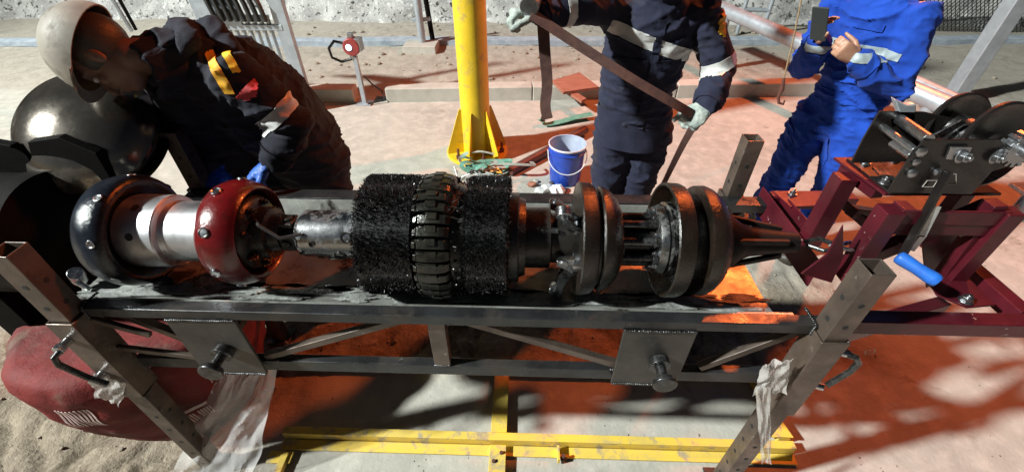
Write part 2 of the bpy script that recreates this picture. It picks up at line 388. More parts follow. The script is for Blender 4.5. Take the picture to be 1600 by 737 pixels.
# smeared grease and water lying on the tray floor
GRE = M('grease_smear', (.30, .31, .30), .3, 0, ((.10, .10, .095), 18), [(30, .5), (90, .3)], .15, alpha=1)
smear = MB()
for k in range(150):
    x = random.uniform(tx0+.05, tx1-.05); y = random.uniform(.880, .955); a = random.uniform(.015, .075); bq = random.uniform(.004, .012)
    pts = []; n = 12
    for j in range(n):
        q = 2*math.pi*j/n; rr = 1+noise.noise(V((math.cos(q)*1.7+k, math.sin(q)*1.7, k)))*.8
        pts.append(V((x+math.cos(q)*a*rr, y+math.sin(q)*bq*rr, .9015+max(0, .93-y)*.19)))
    smear.prism(pts, (0, 0, .003))
smear.build('grease_smear', GRE, stand, 0, 40)['kind'] = 'stuff'
# lower front rail, back rail
lr = MB(); lr.beam((XL+.03, .805, .70), (XR-.03, .805, .70), .03, .05); p_('lower_front_rail', lr, RAILM, .0035)
lb = MB(); lb.beam((XL+.03, YB-.035, .70), (XR-.03, YB-.035, .70), .03, .05); p_('lower_back_rail', lb)
for i, (x) in enumerate((-.24,)):
    m = MB(); m.beam((x, .803, .726), (x, .803, .943), .03, .05, (1, 0, 0)); p_('rail_upright', m)
    m = MB(); m.beam((x+.02, YB-.035, .726), (x+.02, YB-.035, .943), .03, .05, (1, 0, 0)); p_('rail_upright', m)
for (x0, z0, x1, z1) in ((-.80, .735, -.34, .930), (-.15, .930, .315, .735), (.555, .735, .785, .925), (-1.16, .93, -1.0, .80)):
    m = MB(); m.beam((x0, .803, z0), (x1, .803, z1), .022, .024); p_('diagonal_brace', m, STEEL)
    m = MB(); m.beam((x0+.05, YB-.035, z0), (x1+.05, YB-.035, z1), .022, .024); p_('diagonal_brace', m, STEEL)
# cross members under the tray
for x in (-.98, -.24, .43):
    m = MB(); m.beam((x, .835, .875), (x, YB-.07, .875), .05, .03); p_('cross_member', m, STEELD)
    if x != -.24:
        m = MB(); m.beam((x, .825, .71), (x, YB-.055, .71), .04, .03); p_('cross_member', m, STEEL)
# gusset plates with protruding pins
for (x0, x1) in ((-1.00, -.80), (.285, .485)):
    m = MB(); m.box(((x0+x1)/2, .772, .815), (x1-x0, .010, .255)); m.box((x0+.012, .778, .815), (.014, .02, .25)); g_ = p_('gusset_plate', m, STEELD)
    m = MB(); xc = (x0+x1)/2+.02
    m.cyl((xc, .766, .815), (xc, .742, .815), .030, n=24); m.cyl((xc, .742, .815), (xc, .70, .815), .015, n=20); m.lathe((xc, .70, .815), (0, -1, 0), [(0, .016), (0, .032), (.014, .034), (.018, .031)], 24)
    m.build('pin', OILYM, g_, .0015)
def weld(a, b, n=None, r=.0042):
    a, b = V(a), V(b); n = n or max(4, int((b-a).length/.006)); m = MB()
    for k in range(n): m.ball(a.lerp(b, (k+.5)/n)+V((0, random.uniform(-.0008, .0008), random.uniform(-.0008, .0008))), (r*1.25, r, r), n=8, k=5)
    return m.build('weld_bead', OILYM, stand, 0, 60)
for (a, b) in (((-.265, .788, .945), (-.215, .788, .945)), ((-.265, .788, .726), (-.215, .788, .726)), ((-.80, .79, .727), (-.76, .79, .727)), ((.28, .79, .727), (.335, .79, .727)), ((-.37, .79, .943), (-.31, .79, .943)), ((-.17, .79, .943), (-.11, .79, .943)),
               ((XR-.036, .77, .942), (XR-.036, .77, .98)), ((XL+.036, .77, .942), (XL+.036, .77, .98)), ((XR-.036, .772, .982), (XR-.036, .832, .982)), ((XL+.036, .772, .982), (XL+.036, .832, .982)),
               ((-.998, .767, .944), (-.802, .767, .944)), ((.287, .767, .944), (.483, .767, .944)), ((-.998, .767, .688), (-.802, .767, .688)), ((.287, .767, .688), (.483, .767, .688))): weld(a, b)
# posts with holes in sliding sleeves
HOLE = M('hole_dark', (.01, .01, .01), .8)
def tube_post(x, y, z0, z1, wd, holes):
    m = MB(); t = .004; h = wd/2
    o = [(-h, -h), (h, -h), (h, h), (-h, h)]; i_ = [(-h+t, -h+t), (h-t, -h+t), (h-t, h-t), (-h+t, h-t)]
    vs = [V((x+a, y+b, z)) for z in (z0, z1) for a, b in o]+[V((x+a, y+b, z1)) for a, b in i_]+[V((x+a, y+b, z1-.06)) for a, b in i_]
    fs = [(k, (k+1) % 4, 4+(k+1) % 4, 4+k) for k in range(4)]+[(4+k, 4+(k+1) % 4, 8+(k+1) % 4, 8+k) for k in range(4)]+[(8+k, 8+(k+1) % 4, 12+(k+1) % 4, 12+k) for k in range(4)]+[(12, 13, 14, 15), (3, 2, 1, 0)]
    m.add(vs, fs); p = m.build('post', STEEL, stand, .0018)
    for z in (holes if y < 1 else holes[-2:]):
        sgx = 1 if x < 0 else -1
        MB().cyl((x, y-h-.0008, z), (x, y-h+.002, z), .0075, n=16).build('pin_hole', HOLE, p); MB().cyl((x+sgx*(h+.0008), y, z), (x+sgx*(h-.002), y, z), .0075, n=16).build('pin_hole', HOLE, p)
    return p
for (x, y, zt) in ((XL, .762, 1.205), (XR, .762, 1.205), (XL-.02, 1.425, 1.20), (XR-.02, 1.425, 1.20)):
    tube_post(x, y, .012, zt, .058, [.10, .19, .28, .37, .46, 1.02, 1.10])
    m = MB(); m.box((x, y, .006), (.11, .11, .012)); ft = p_('foot_plate', m, STEELD)
    hb = MB()
    for sx in (-1, 1): hb.hexbolt((x+sx*.043, y-.043, .012), (0, 0, 1), .008, .012)
    hb.build('anchor_bolt', ZINC, ft)
    sl_ = MB(); t = .005; W = .070; h0, h1 = .60, .965
    for (dx, dy, a, b) in ((0, -W/2, W+t, t), (0, W/2, W+t, t), (-W/2, 0, t, W-t), (W/2, 0, t, W-t)): sl_.box((x+dx, y+dy, (h0+h1)/2), (a, b, h1-h0))
    sle = p_('sleeve', sl_)
    sg = -1 if x < 0 else 1
    for k, z in enumerate((.90, .74)):
        cb = MB(); face = V((x+sg*(W/2+.003), y-.01, z))
        if x > 0:
            cb.cyl(face, face+V((.035, -.012, 0)), .011, n=12)
        else:
            f2 = V((x-.012, y-W/2-.003, z)); cb.cyl(f2, f2+V((0, -.03, 0)), .012, n=14)
            cb.cyl(f2+V((0, -.024, 0)), f2+V((0, -.038, 0)), .016, n=6)
        cb.build('clamp_bolt', BRIGHT, sle, .001)
    hd = MB()
    if x > 0: b0 = V((x+W/2+.03, y-.022, .90)); path = [b0, b0+V((.02, -.01, 0)), b0+V((.035, -.012, -.02)), b0+V((.032, -.012, -.06)), b0+V((.0, -.012, -.13))]
    else: b0 = V((x-.012, y-W/2-.034, .895)); path = [b0, b0+V((-.006, -.02, -.006)), b0+V((-.006, -.025, -.03)), b0+V((.03, -.02, -.10)), b0+V((.06, -.015, -.14))]
    hd.tube(path, .0085, 12); hd.build('clamp_handle', OILYM, sle)
# welded end brackets between the front rail and the sleeves
m = MB(); m.beam((XL+.035, .775, .93), (XL+.17, .775, .865), .014, .02); p_('corner_strut', m)
m = MB(); m.beam((XL+.035, .775, .80), (XL+.42, .775, .735), .014, .02); p_('corner_strut', m)

# ------------------------------------------------------------------ pipeline inspection tool on the tray
AY, AZ = 1.0, 1.077
tool = thing('pipeline_inspection_tool', 'long black pipeline cleaning and inspection tool lying on the steel tray', 'pipeline tool', (-.37, AY, .9))
def lx(x, prof, n=64): return MB().lathe((x, AY, AZ), (1, 0, 0), prof, n)
def around(k, n, r, ph=0): q = 2*math.pi*k/n+ph; return V((0, math.cos(q)*r, math.sin(q)*r))
# rear cup
cupA = lx(-1.135, [(-.10, .06), (-.098, .120), (-.092, .142), (-.075, .158), (-.045, .167), (-.015, .167), (.000, .161), (.008, .152), (.009, .145), (.003, .135), (-.012, .122), (-.020, .110), (-.022, .05)], 96).build('drive_cup', CUPG, tool, 0, 50)
for k in range(8):
    d = around(k, 8, 1, .35); c = V((-1.150, AY, AZ))+d*.1665
    MB().lathe(c, d, [(0, .012), (.0015, .012), (.002, .009), (.0005, .008)], 20).build('cup_bolt_or_lit_hole', BRIGHT, cupA, .001)  # bright discs stand in for light showing through the cup's open holes
# machined body
body1 = lx(-1.15, [(0, .02), (0, .106), (.003, .109), (.112, .109), (.116, .106), (.118, .092), (.132, .087), (.134, .0885), (.138, .091), (.255, .091), (.262, .094), (.30, .094)], 96).build('machined_body', MACH, tool, 0, 30)
for ph in (1.1, -.5, -1.3, 3.9):
    d = around(0, 1, 1, ph+math.pi); c = V((-1.095, AY, AZ))+d*.1075
    MB().cyl(c, c+d*.003, .011, n=20).build('socket_hole', HOLE, body1)
# the split line of the machined body
m = MB()
for k in range(60):
    pass
# red cup
cupR = lx(-.845, [(-.045, .08), (-.050, .115), (-.046, .136), (-.032, .149), (-.008, .157), (.018, .158), (.042, .151), (.060, .141), (.065, .134), (.060, .127), (.035, .122), (.020, .119), (.018, .03)], 96).build('red_cup', REDU, tool, 0, 50)
for k in range(8):
    d = around(k, 8, 1, .12); c = V((-.845, AY, AZ))+d*.1575
    MB().lathe(c, d, [(0, .014), (.004, .014), (.006, .012), (.0035, .010)], 14).build('cup_bolt_or_lit_hole', BRIGHT, cupR)
hubR = lx(-.828, [(0, .05), (0, .118), (.03, .112), (.045, .10), (.05, .08), (.085, .074), (.09, .06), (.12, .055)]).build('hub', OILY, tool, 0, 40)
for k in range(8):
    c = V((-.781, AY, AZ))+around(k, 8, .092, .2)
    MB().hexbolt(c, (1, 0, 0), .009, .014).build('hub_bolt', OILYM, hubR)
# universal joint
uj = MB()
for sgn in (1, -1): uj.box((-0.710, AY, AZ+sgn*.043), (.085, .05, .018)); uj.box((-0.665, AY+sgn*.043, AZ), (.085, .018, .05))
uj.cyl((-0.687, AY, AZ-.06), (-0.687, AY, AZ+.06), .014); uj.cyl((-0.687, AY-.06, AZ), (-0.687, AY+.06, AZ), .014)
uj.ball((-0.687, AY, AZ), .03); uj.cyl((-0.755, AY, AZ), (-0.735, AY, AZ), .06, n=32)
ujo = uj.build('universal_joint', OILY, tool, .004)
MB().tube([V((-0.765, AY-.03, AZ+.07)), V((-0.725, AY-.075, AZ+.085)), V((-0.675, AY-.085, AZ+.05)), V((-0.625, AY-.06, AZ+.045))], .005).build('cable', BLACKR, ujo)
# bright sleeve with large ports
sl_ = lx(-.655, [(0, .03), (0, .062), (.012, .070), (.18, .072), (.185, .080), (.22, .080)], 64).build('sleeve_body', OILYM, tool, 0, 30)
sl_.data.materials[0] = M('sleeve_steel', (.45, .46, .47), .26, 1, ((.25, .25, .26), 9), (60, .05), .1, ((.02, .018, .016), 11, .54, .62, .3))
for (xx, ph, r) in ((-.60, -2.30, .010), (-.555, -2.15, .026), (-.53, -2.75, .016), (-.64, -2.9, .006), (-.60, 2.9, .008), (-.50, 2.6, .014)):
    d = V((0, math.cos(ph), math.sin(ph))); c = V((xx, AY, AZ))+d*.0695
    MB().lathe(c, d, [(-.004, r*.8), (.0035, r), (.0045, r*1.15), (.0045, r*.9), (.001, r*.8)], 24).build('port', OILY, sl_)
# bristle rings
def bristles(x0, x1, R0, name='brush_ring', nb=26000):
    core = lx(x0, [(0.006, .06), (.006, R0-.0085), (x1-x0-.006, R0-.0085), (x1-x0-.006, .06)]).build(name, BRIST, tool, 0, 30)
    m = MB(); W = x1-x0; nseg = 8
    for k in range(nb):
        q = random.uniform(0, 2*math.pi); u = random.random()
        s_ = (q/(2*math.pi)*nseg) % 1
        seam = min(s_, 1-s_)
        if seam < .012: continue
        x = x0+W*u; d = V((0, math.cos(q), math.sin(q))); tg = V((0, -d.z, d.y))
        flat = .965+.035*abs(math.cos((s_-.5)*math.pi))*1.0
        edge = 1-.05*max(0, abs(u-.5)*2-.85)/.15
        R = R0*flat*edge*(1+random.gauss(0, .0045)+.012*noise.noise(V((x*60, q*9, 0)))); lean = V((random.gauss(0, .003)+(u-.5)*.006, 0, 0))+tg*random.gauss(0, .003)
        b = V((x, AY, AZ))+d*(R0-.016); t = V((x, AY, AZ))+d*R+lean
        wv = (V((1, 0, 0))*random.uniform(-1, 1)+tg*random.uniform(-1, 1)).normalized()*random.uniform(.0008, .0016)
        m.v += [b-wv, b+wv, t+wv*.5, t-wv*.5]; i = len(m.v)-4; m.f.append((i, i+1, i+2, i+3))
    me = bpy.data.meshes.new('bristles'); me.from_pydata([tuple(p) for p in m.v], [], m.f)
    o = link('bristles', me, BRIST, core, smooth=0); o['kind'] = 'stuff'
    return core
bristles(-.447, -.288, .181); bristles(-.153, -.036, .179)
# ring of sensor shoes
ring = lx(-.290, [(0, .06), (0, .150), (.02, .158), (.105, .158), (.145, .135), (.155, .06)]).build('sensor_ring', OILY, tool, 0, 30)
NS = 34
for k in range(NS):
    q = 2*math.pi*k/NS; d = V((0, math.cos(q), math.sin(q))); tg = V((0, -d.z, d.y)); o = V((-.282, AY, AZ)); hw = .0118
    def P(x, r, s): return o+V((x, 0, 0))+d*r+tg*(s*hw)
    m = MB()
    j = random.uniform(-.004, .004); jr = random.uniform(-.0025, .0025); prof = [(0, .150), (0+j, .172), (.006+j, .181+jr), (.030+j, .186+jr), (.062+j, .185+jr), (.080+j, .181), (.090+j, .170), (.095, .150)]
    m.prism([P(a, b, -1) for a, b in prof], tg*(2*hw)); 
    m.prism([P(.030+j, .180, -1.35), P(.030+j, .189, -1.35), P(.058+j, .189, -1.35), P(.058+j, .180, -1.35)], tg*(hw*1.5))
    m.prism([P(-.006+j, .160, -.5), P(-.006+j, .179, -.5), P(.004+j, .183, -.5), P(.004+j, .160, -.5)], tg*(hw*1.4))
    sh = m.build('sensor_shoe', SHOE, ring, .0015)
m = MB()
for k in range(110):
    q = random.uniform(0, 2*math.pi); d = V((0, math.cos(q), math.sin(q))); c = V((random.uniform(-.205, -.16), AY, AZ))+d*random.uniform(.150, .170); m.tube([c, c+d*.012+V((random.uniform(-.01, .015), 0, 0))], [.003, .002], 6)
m.build('loose_wire', OILYM, ring)['kind'] = 'stuff'
# collar and slim body
lx(-.04, [(0, .06), (0, .128), (.004, .132), (.028, .132), (.032, .128), (.032, .118), (.05, .112)]).build('collar', CUPB, tool, 0, 30)
slim = lx(-.01, [(0, .09), (.09, .09), (.095, .074), (.30, .07)]).build('slim_body', OILY, tool, 0, 30)
for k in range(3):
    MB().cyl((.075, AY-.05+.02*k, AZ+.066-.02*k), (.10, AY-.05+.02*k, AZ+.066-.02*k), .008).build('fitting', OILYM, slim)
ARMM = M('arm_steel', (.30, .31, .33), .3, .85, ((.16, .165, .17), 30), (80, .08), .1, ((.03, .028, .026), 26, .56, .64, .3))
# odometer arms with wheels
def arm(ph, name='odometer_arm'):
    d = V((0, math.cos(ph), math.sin(ph))); tg = V((0, -d.z, d.y)); o = V((-.042, AY, AZ))
    def P(x, r): return o+V((x, 0, 0))+d*r
    m = MB()
    for sgn in (1, -1):
        off = tg*(sgn*.016)
        m.prism([P(.205, .085)+off, P(.205, .115)+off, P(.19, .125)+off, P(.160, .178)+off, P(.143, .174)+off, P(.155, .12)+off, P(.175, .09)+off], tg*.005)
    m.cyl(P(.195, .10)-tg*.022, P(.195, .10)+tg*.026, .008); m.cyl(P(.175, .13)-tg*.018, P(.175, .13)+tg*.022, .006)
    m.box(P(.20, .088), (.03, .04, .03))
    a_ = m.build(name, ARMM, tool, .0015)
    MB().cyl(P(.150, .172)-tg*.012, P(.150, .172)+tg*.014, .022, n=28).build('wheel', BRIGHT, a_, .003)
    MB().hexbolt(P(.150, .172)+tg*.014, tg, .008, .006).build('axle_bolt', BRIGHT, a_)
arm(rad(252)); arm(rad(118)); arm(rad(0))
# stub sleeve at the side, toward the camera
m = MB(); d = V((0, math.cos(rad(192)), math.sin(rad(192)))); c = V((.163, AY, AZ))+d*.085
m.cyl(c+V((-.02, 0, 0)), c+V((.045, 0, 0)), .031, n=32); m.cyl(c+V((.03, 0, 0)), c+V((.045, 0, 0)), .036, n=32); m.prism([c+V((-.065, -.004, .022)), c+V((-.015, -.004, .03)), c+V((-.015, -.004, -.028)), c+V((-.05, -.004, -.004)), c+V((-.065, -.004, .0))], (0, -.02, 0))
st = m.build('pivot_bracket', BRIGHT, tool, .002)
MB().cyl(c+V((-.045, -.03, .012)), c+V((-.045, -.012, .012)), .013, n=20).build('pivot_bolt', ZINC, st, .002)
# double lipped cup
cupM = lx(.160, [(0, .06), (0, .150), (-.001, .163), (.003, .167), (.034, .163), (.044, .156), (.048, .146), (.049, .138), (.055, .138), (.057, .149), (.062, .154), (.074, .152), (.092, .141), (.108, .124), (.118, .104), (.121, .06)], 96).build('rolled_cup', CUPB, tool, 0, 32)
# rods between cups
core = lx(.27, [(0, .05), (.25, .05)]).build('core_tube', OILY, tool, 0, 30)
for k in range(8):
    c = around(k, 8, .066, .2); m = MB(); m.cyl(V((.27, AY, AZ))+c, V((.375, AY, AZ))+c, .013); m.build('tie_rod', OILYM, core)
    m = MB(); m.cyl(V((.370, AY, AZ))+c*1.1, V((.388, AY, AZ))+c*1.1, .018, n=6); m.build('rod_nut', OILYM, core, .0015)
fl = lx(.382, [(0, .05), (0, .098), (.012, .104), (.02, .106), (.024, .098), (.030, .112), (.046, .112), (.048, .05)], 72).build('bolted_flange', MACH, tool, 0, 30)
fl.data.materials[0] = M('flange_steel', (.30, .30, .30), .28, 1, ((.12, .12, .12), 14), (60, .06), .12, ((.02, .018, .016), 16, .5, .58, .3))
for k in range(10):
    c = V((.377, AY, AZ))+around(k, 10, .085, .4); MB().hexbolt(c+V((.006, 0, 0)), (-1, 0, 0), .0085, .014).build('flange_bolt', BRIGHT, fl)
# front cups
cupC = lx(.408, [(.048, .05), (.048, .135), (.012, .155), (.0, .159), (-.002, .164), (.002, .168), (.036, .167), (.046, .163), (.051, .154), (.053, .14), (.053, .05)], 96).build('front_cup', CUPB, tool, 0, 32)
gap = lx(.462, [(0, .05), (.0, .118), (.05, .118), (.05, .05)]).build('spacer', OILY, tool, 0, 30)
cupD = lx(.496, [(.02, .05), (.002, .12), (.000, .152), (.003, .160), (.024, .161), (.040, .154), (.058, .138), (.072, .116), (.080, .09), (.080, .05)], 96).build('front_cup', CUPB, tool, 0, 32)
nose = lx(.565, [(0, .09), (.03, .086), (.07, .056), (.10, .044), (.17, .036), (.235, .03)]).build('nose_cone', OILYD, tool, 0, 40)
for k in range(4):
    a = V((.60, AY, AZ))+around(k, 4, .072, .9); b = V((.76, AY, AZ))+around(k, 4, .038, .9); MB().beam(a, b, .014, .016).build('nose_rib', OILYD, nose, .003)
m = MB(); m.tube([V((.84, AY-.0, AZ-.01)), V((.865, AY-.035, AZ-.0)), V((.90, AY-.03, AZ)), V((.905, AY, AZ)), V((.88, AY+.02, AZ)), V((.84, AY+.015, AZ-.01))], .007); m.build('tow_eye', OILYM, nose)

# hook and short strap between winch and tool
hook = thing('winch_hook', 'small steel hook on blue webbing between the tool nose and the maroon frame', 'hook', (.93, .98, 1.05))
m = MB(); m.tube([V((.89, .985, 1.082)), V((.915, .96, 1.09)), V((.945, .955, 1.088)), V((.985, .965, 1.082)), V((1.0, .985, 1.08)), V((.985, 1.0, 1.08)), V((.945, .995, 1.083)), V((.925, .985, 1.085))], .006); m.build('snap_hook', BRIGHT, hook)
m = MB(); m.sheet([[V((.985, .95, 1.082)), V((.985, 1.0, 1.078))], [V((1.01, .955, 1.06)), V((1.01, 1.0, 1.06))], [V((1.0, .96, 1.02)), V((1.0, 1.0, 1.02))]], .002); m.build('webbing', GRIPB, hook)

# ------------------------------------------------------------------ maroon winch frame with hand winch
wf = thing('hand_winch', 'maroon welded steel frame carrying a black hand winch with a blue crank grip', 'winch frame', (1.1, 1.0, .95))
def wb(p0, p1, a=.05, b=.05, up=(0, 0, 1), name='frame_beam', mat=MAROON):
    return MB().beam(p0, p1, a, b, up).build(name, mat, wf, .003)
zb = .965
wb((.86, .80, zb), (1.405, .80, zb), .045, .05)                       # front base beam
wb((.90, .802, zb-.055), (1.36, .99, zb-.13), .04, .045)
wb((.895, 1.40, zb), (.895, .98, zb), .006, .10)
wb((.93, 1.385, zb), (1.24, 1.385, zb), .045, .05)
wb((1.385, .825, zb), (1.385, 1.36, zb), .045, .05)
# gussets at the tray end
def gp(pts, ext=(.006, 0, 0), name='gusset_plate'): return MB().prism(pts, ext).build(name, MAROON, wf, .0015)
gp([at(1206, 300, z=1.0), at(1296, 300, z=1.0), at(1300, 322, z=1.0), at(1235, 325, z=1.0)], (0, 0, .006))
gp([at(1206, 302, x=.955), at(1232, 312, x=.955), at(1262, 345, x=.955), at(1240, 376, x=.955), at(1228, 366, x=.955)])
gp([at(1318, 352, y=.93), at(1318, 402, y=.93), at(1300, 442, y=.93), at(1252, 428, y=.93), at(1292, 398, y=.93)], (0, .006, 0))
# two uprights and the top plate
pb, pf = V((.925, 1.11, 0)), V((.955, .955, 0))
wb((.935, 1.115, .985), (.935, 1.115, 1.235), .05, .05, name='upright')
wb((.965, .955, .985), (.965, .955, 1.235), .05, .05, name='upright')
wb((1.30, 1.115, .985), (1.30, 1.115, 1.235), .04, .04, name='upright')
top = MB(); top.prism([at(1301, 249, z=1.245), at(1381, 306, z=1.245), at(1563, 306, z=1.245), at(1470, 249, z=1.245)], (0, 0, .008)); top.build('top_plate', MAROON, wf, .0015)
ta = at(1355, 288, z=1.238)
wb(at(1318, 262, z=1.222), at(1374, 302, z=1.222), .035, .035, name='top_rail')
wb((.985, .945, 1.215), (1.265, .945, 1.215), .008, .045, name='top_rail')
# braces
wb((.975, .948, 1.19), (1.262, .948, 1.19), .006, .07, name='apron_plate')
wb((1.27, .955, .985), (1.27, .955, 1.235), .045, .045, name='upright')
wb(at(1345, 405, y=1.0), at(1545, 322, y=1.0), .035, .042)
wb(at(1395, 385, y=1.10), at(1300, 300, y=1.20), .03, .03)
wb(at(1462, 448, y=.97), at(1556, 316, y=.97), .035, .04)
wb(at(1330, 330, y=1.15), at(1500, 352, y=1.30), .03, .035)
gp([at(1440, 372, y=1.05), at(1500, 356, y=1.05), at(1500, 418, y=1.05), at(1448, 450, y=1.05)], (0, .006, 0))
gp([at(1442, 428, z=.993), at(1500, 425, z=.993), at(1555, 478, z=.993), at(1510, 482, z=.993), at(1462, 462, z=.993)], (0, 0, .006))
bm_ = MB(); bm_.hexbolt(at(1508, 470, z=1.0), (0, 0, 1), .013, .016); bm_.build('frame_bolt', ZINC, wf, .001)
bm_ = MB(); bm_.hexbolt(at(1238, 303, z=1.007), (0, 0, 1), .012, .016); bm_.build('frame_bolt', ZINC, wf, .001)
bm_ = MB(); bm_.hexbolt(at(1506, 362, y=.985), (.5, -.8, 0), .013, .016); bm_.build('frame_bolt', ZINC, wf, .001)
# black deck plate of the winch with bolts
deck = MB(); deck.prism([at(1322, 250, z=1.254), at(1390, 304, z=1.254), at(1552, 304, z=1.254), at(1464, 250, z=1.254)], (0, 0, .006)); dk = deck.build('winch_deck', BLKP, wf, .001)
for (a, b) in ((1352, 255), (1381, 286), (1398, 250)):
    MB().hexbolt(at(a, b, z=1.26), (0, 0, 1), .011, .014).build('deck_bolt', ZINC, dk, .001)
m = MB(); m.prism([at(1362, 262, z=1.26), at(1376, 262, z=1.26), at(1402, 282, z=1.26), at(1388, 288, z=1.26)], (0, 0, .003)); m.build('slot_plate', OILYM, dk, .0008)
yf, yb_ = .965, 1.10
sp = MB().prism([at(1387, 301, y=yf), at(1396, 285, y=yf), at(1420, 250, y=yf), at(1444, 219, y=yf), at(1563, 218, y=yf), at(1584, 238, y=yf), at(1580, 258, y=yf), at(1550, 268, y=yf), at(1518, 304, y=yf)], (0, .005, 0)).build('side_plate', BLKP, wf, .0012)
z0 = 1.255
bp_ = MB().prism([at(1330, 255, y=yb_), at(1350, 215, y=yb_), at(1375, 174, y=yb_), at(1444, 175, y=yb_), at(1510, 190, y=yb_), at(1520, 250, y=yb_)], (0, .005, 0)).build('side_plate', BLKP, wf, .0012)
def rod(a, b, r, mat=ZINC, par=None, name='spacer_rod', ya=1.09, yb2=.97):
    m = MB(); m.cyl(at(*a, y=ya), at(*b, y=yb2), r, n=20); return m.build(name, mat, par or wf, .001)
rod((1371, 193), (1430, 236), .0095, ya=1.12); rod((1405, 186), (1451, 218), .013, ya=1.10); rod((1394, 224), (1424, 244), .0095, ya=1.04)
for (a, b, r, l) in ((1439, 237, .012, .008), (1431, 253, .009, .006), (1424, 270, .012, .010), (1463, 268, .009, .01)):
    MB().lathe(at(a, b, y=yf-.001), (0, -1, 0), [(0, r), (l*.6, r), (l, r*.5)], 18).build('side_bolt', ZINC, sp)
MB().hexbolt(at(1502, 243, y=yf-.006), (.25, -1, .1), .014, .016).build('axle_nut', ZINC, sp, .002)
m = MB(); m.prism([at(1475, 247, y=yf-.003), at(1483, 228, y=yf-.003), at(1516, 228, y=yf-.003), at(1508, 250, y=yf-.003)], (0, -.006, 0)); m.build('nut_plate', ZINC, sp, .001)
MB().hexbolt(at(1555, 244, y=yf-.003), (.25, -1, .1), .014, .014).build('axle_nut', ZINC, sp, .002)
# stamped marks on the side plate: two outlined shapes
def outline(poly, y, wd, mat, parent, name='stamped_mark'):
    m = MB(); P = [at(a, b, y=y) for a, b in poly]
    for i in range(len(P)): m.beam(P[i], P[(i+1) % len(P)], .0008, wd)
    return m.build(name, mat, parent)
MARK = M('pale_mark', (.42, .38, .34), .6)
outline([(1441, 292), (1458, 292), (1465, 282), (1449, 282)], yf-.0012, .0013, MARK, sp)
outline([(1476, 288), (1494, 288), (1494, 272), (1478, 272)], yf-.0012, .0013, MARK, sp)
# pawl and ratchet casting
m = MB(); c = at(1402, 170, y=1.11)
m.prism([at(1390, 150, y=1.12), at(1410, 160, y=1.12), at(1424, 158, y=1.12), at(1424, 182, y=1.12), at(1404, 190, y=1.12), at(1384, 196, y=1.12), at(1382, 180, y=1.12), at(1398, 176, y=1.12)], (0, -.02, 0)); m.build('pawl', ALU, wf, .004)
# drum and gear covers: two big round flanges
def wheel(px, py, y, rw, t, name='drum_flange'):
    c = at(px, py, y=y); m = MB(); m.lathe(c, (.18, -1, .25), [(0, .01), (0, rw-.01), (t*.3, rw), (t, rw), (t*1.3, rw-.006), (t, rw-.014), (t*.6, rw-.02), (t*.6, .03), (t*1.6, .028), (t*1.6, .01)], 64)
    return m.build(name, BLKP, wf, 0, 40)
wheel(1487, 203, 1.12, .098, .012); wheel(1548, 226, 1.02, .106, .012)
m = MB(); m.cyl(at(1487, 203, y=1.11), at(1540, 226, y=1.03), .045, n=28); m.build('drum', OILYM, wf, .002)
m = MB(); m.prism([at(1452, 212, y=1.06), at(1500, 186, y=1.06), at(1508, 190, y=1.06), at(1470, 214, y=1.06)], (0, -.006, 0)); m.build('pawl_arm', BRIGHT, wf, .001)
# toothed pinion and shaft at the right
c = at(1592, 232, y=.97); gm = MB()
for k in range(16):
    q = 2*math.pi*k/16; gm.box(c+V((math.cos(q)*.037, 0, math.sin(q)*.037)), (.012, .03, .009), Matrix.Rotation(-q, 3, 'Y'))
gm.cyl(c+V((0, -.015, 0)), c+V((0, .015, 0)), .033, n=32); gm.cyl(c+V((0, -.05, 0)), c, .012, n=16); gm.cyl(c+V((-.005, -.015, 0)), c+V((.10, -.03, -.045)), .011); gm.build('pinion', ZINC, wf, .001)
# crank arm with label and grip
ca = MB(); ca.beam(at(1482, 268, y=.945), at(1408, 402, y=.925), .006, .024, (0, -1, 0)); 
cr = ca.build('crank_arm', BLKP, wf, .001)
m = MB(); m.prism([at(1432, 368, y=.93), at(1446, 370, y=.93), at(1470, 323, y=.93), at(1457, 321, y=.93)], (0, -.002, 0)); m.build('arm_label', LABELM, cr)
m = MB(); m.prism([at(1420, 390, y=.926), at(1428, 392, y=.926), at(1446, 370, y=.926), at(1436, 369, y=.926)], (0, -.002, 0)); m.build('arm_label', ZINC, cr)
g0 = at(1404, 401, y=.92); g1 = at(1466, 440, y=.845); dd = (g1-g0)
m = MB(); m.lathe(g0, dd, [(-.004, .010), (0, .0175), (.01, .019), (.05, .0165), (.085, .019), (dd.length-.006, .0185), (dd.length, .015), (dd.length, .009), (dd.length-.01, .008)], 28); m.build('grip', GRIPB, cr, 0, 40)
# faint painted marks on the lower beam
outline([(1351, 553), (1366, 551), (1368, 545), (1353, 547)], .79, .0015, MARK, wf)

# ------------------------------------------------------------------ launcher closure at the left end
cl = thing('launcher_door', 'round dark domed steel closure door open at the left end of the tray', 'closure door', (-1.5, 1.3, 1.0))
dc = V((-1.52, 1.36, 1.225)); dn = V((.10, -.62, .77)).normalized()
m = MB(); m.lathe(dc, dn, [(-.03, .03), (-.03, .222), (-.012, .232), (.008, .230), (.014, .222), (.03, .212), (.055, .188), (.078, .15), (.094, .10), (.102, .045), (.104, .003)], 72); m.build('dome', DOMEM, cl, 0, 40)
m = MB(); m.lathe(dc-dn*.055, dn, [(0, .10), (0, .240), (.02, .244), (.022, .230), (.022, .10)], 72); m.build('rim', DARKM, cl, 0, 30)
def pl(poly, y, t=.03, mat=DARKM, name='hinge_arm'): return MB().prism([at(a, b, y=y) for a, b in poly], (0, t, 0)).build(name, mat, cl, .003)
pl([(-60, 215), (15, 228), (20, 232), (35, 238), (42, 243), (75, 297), (110, 345), (100, 380), (-60, 380)], 1.20)
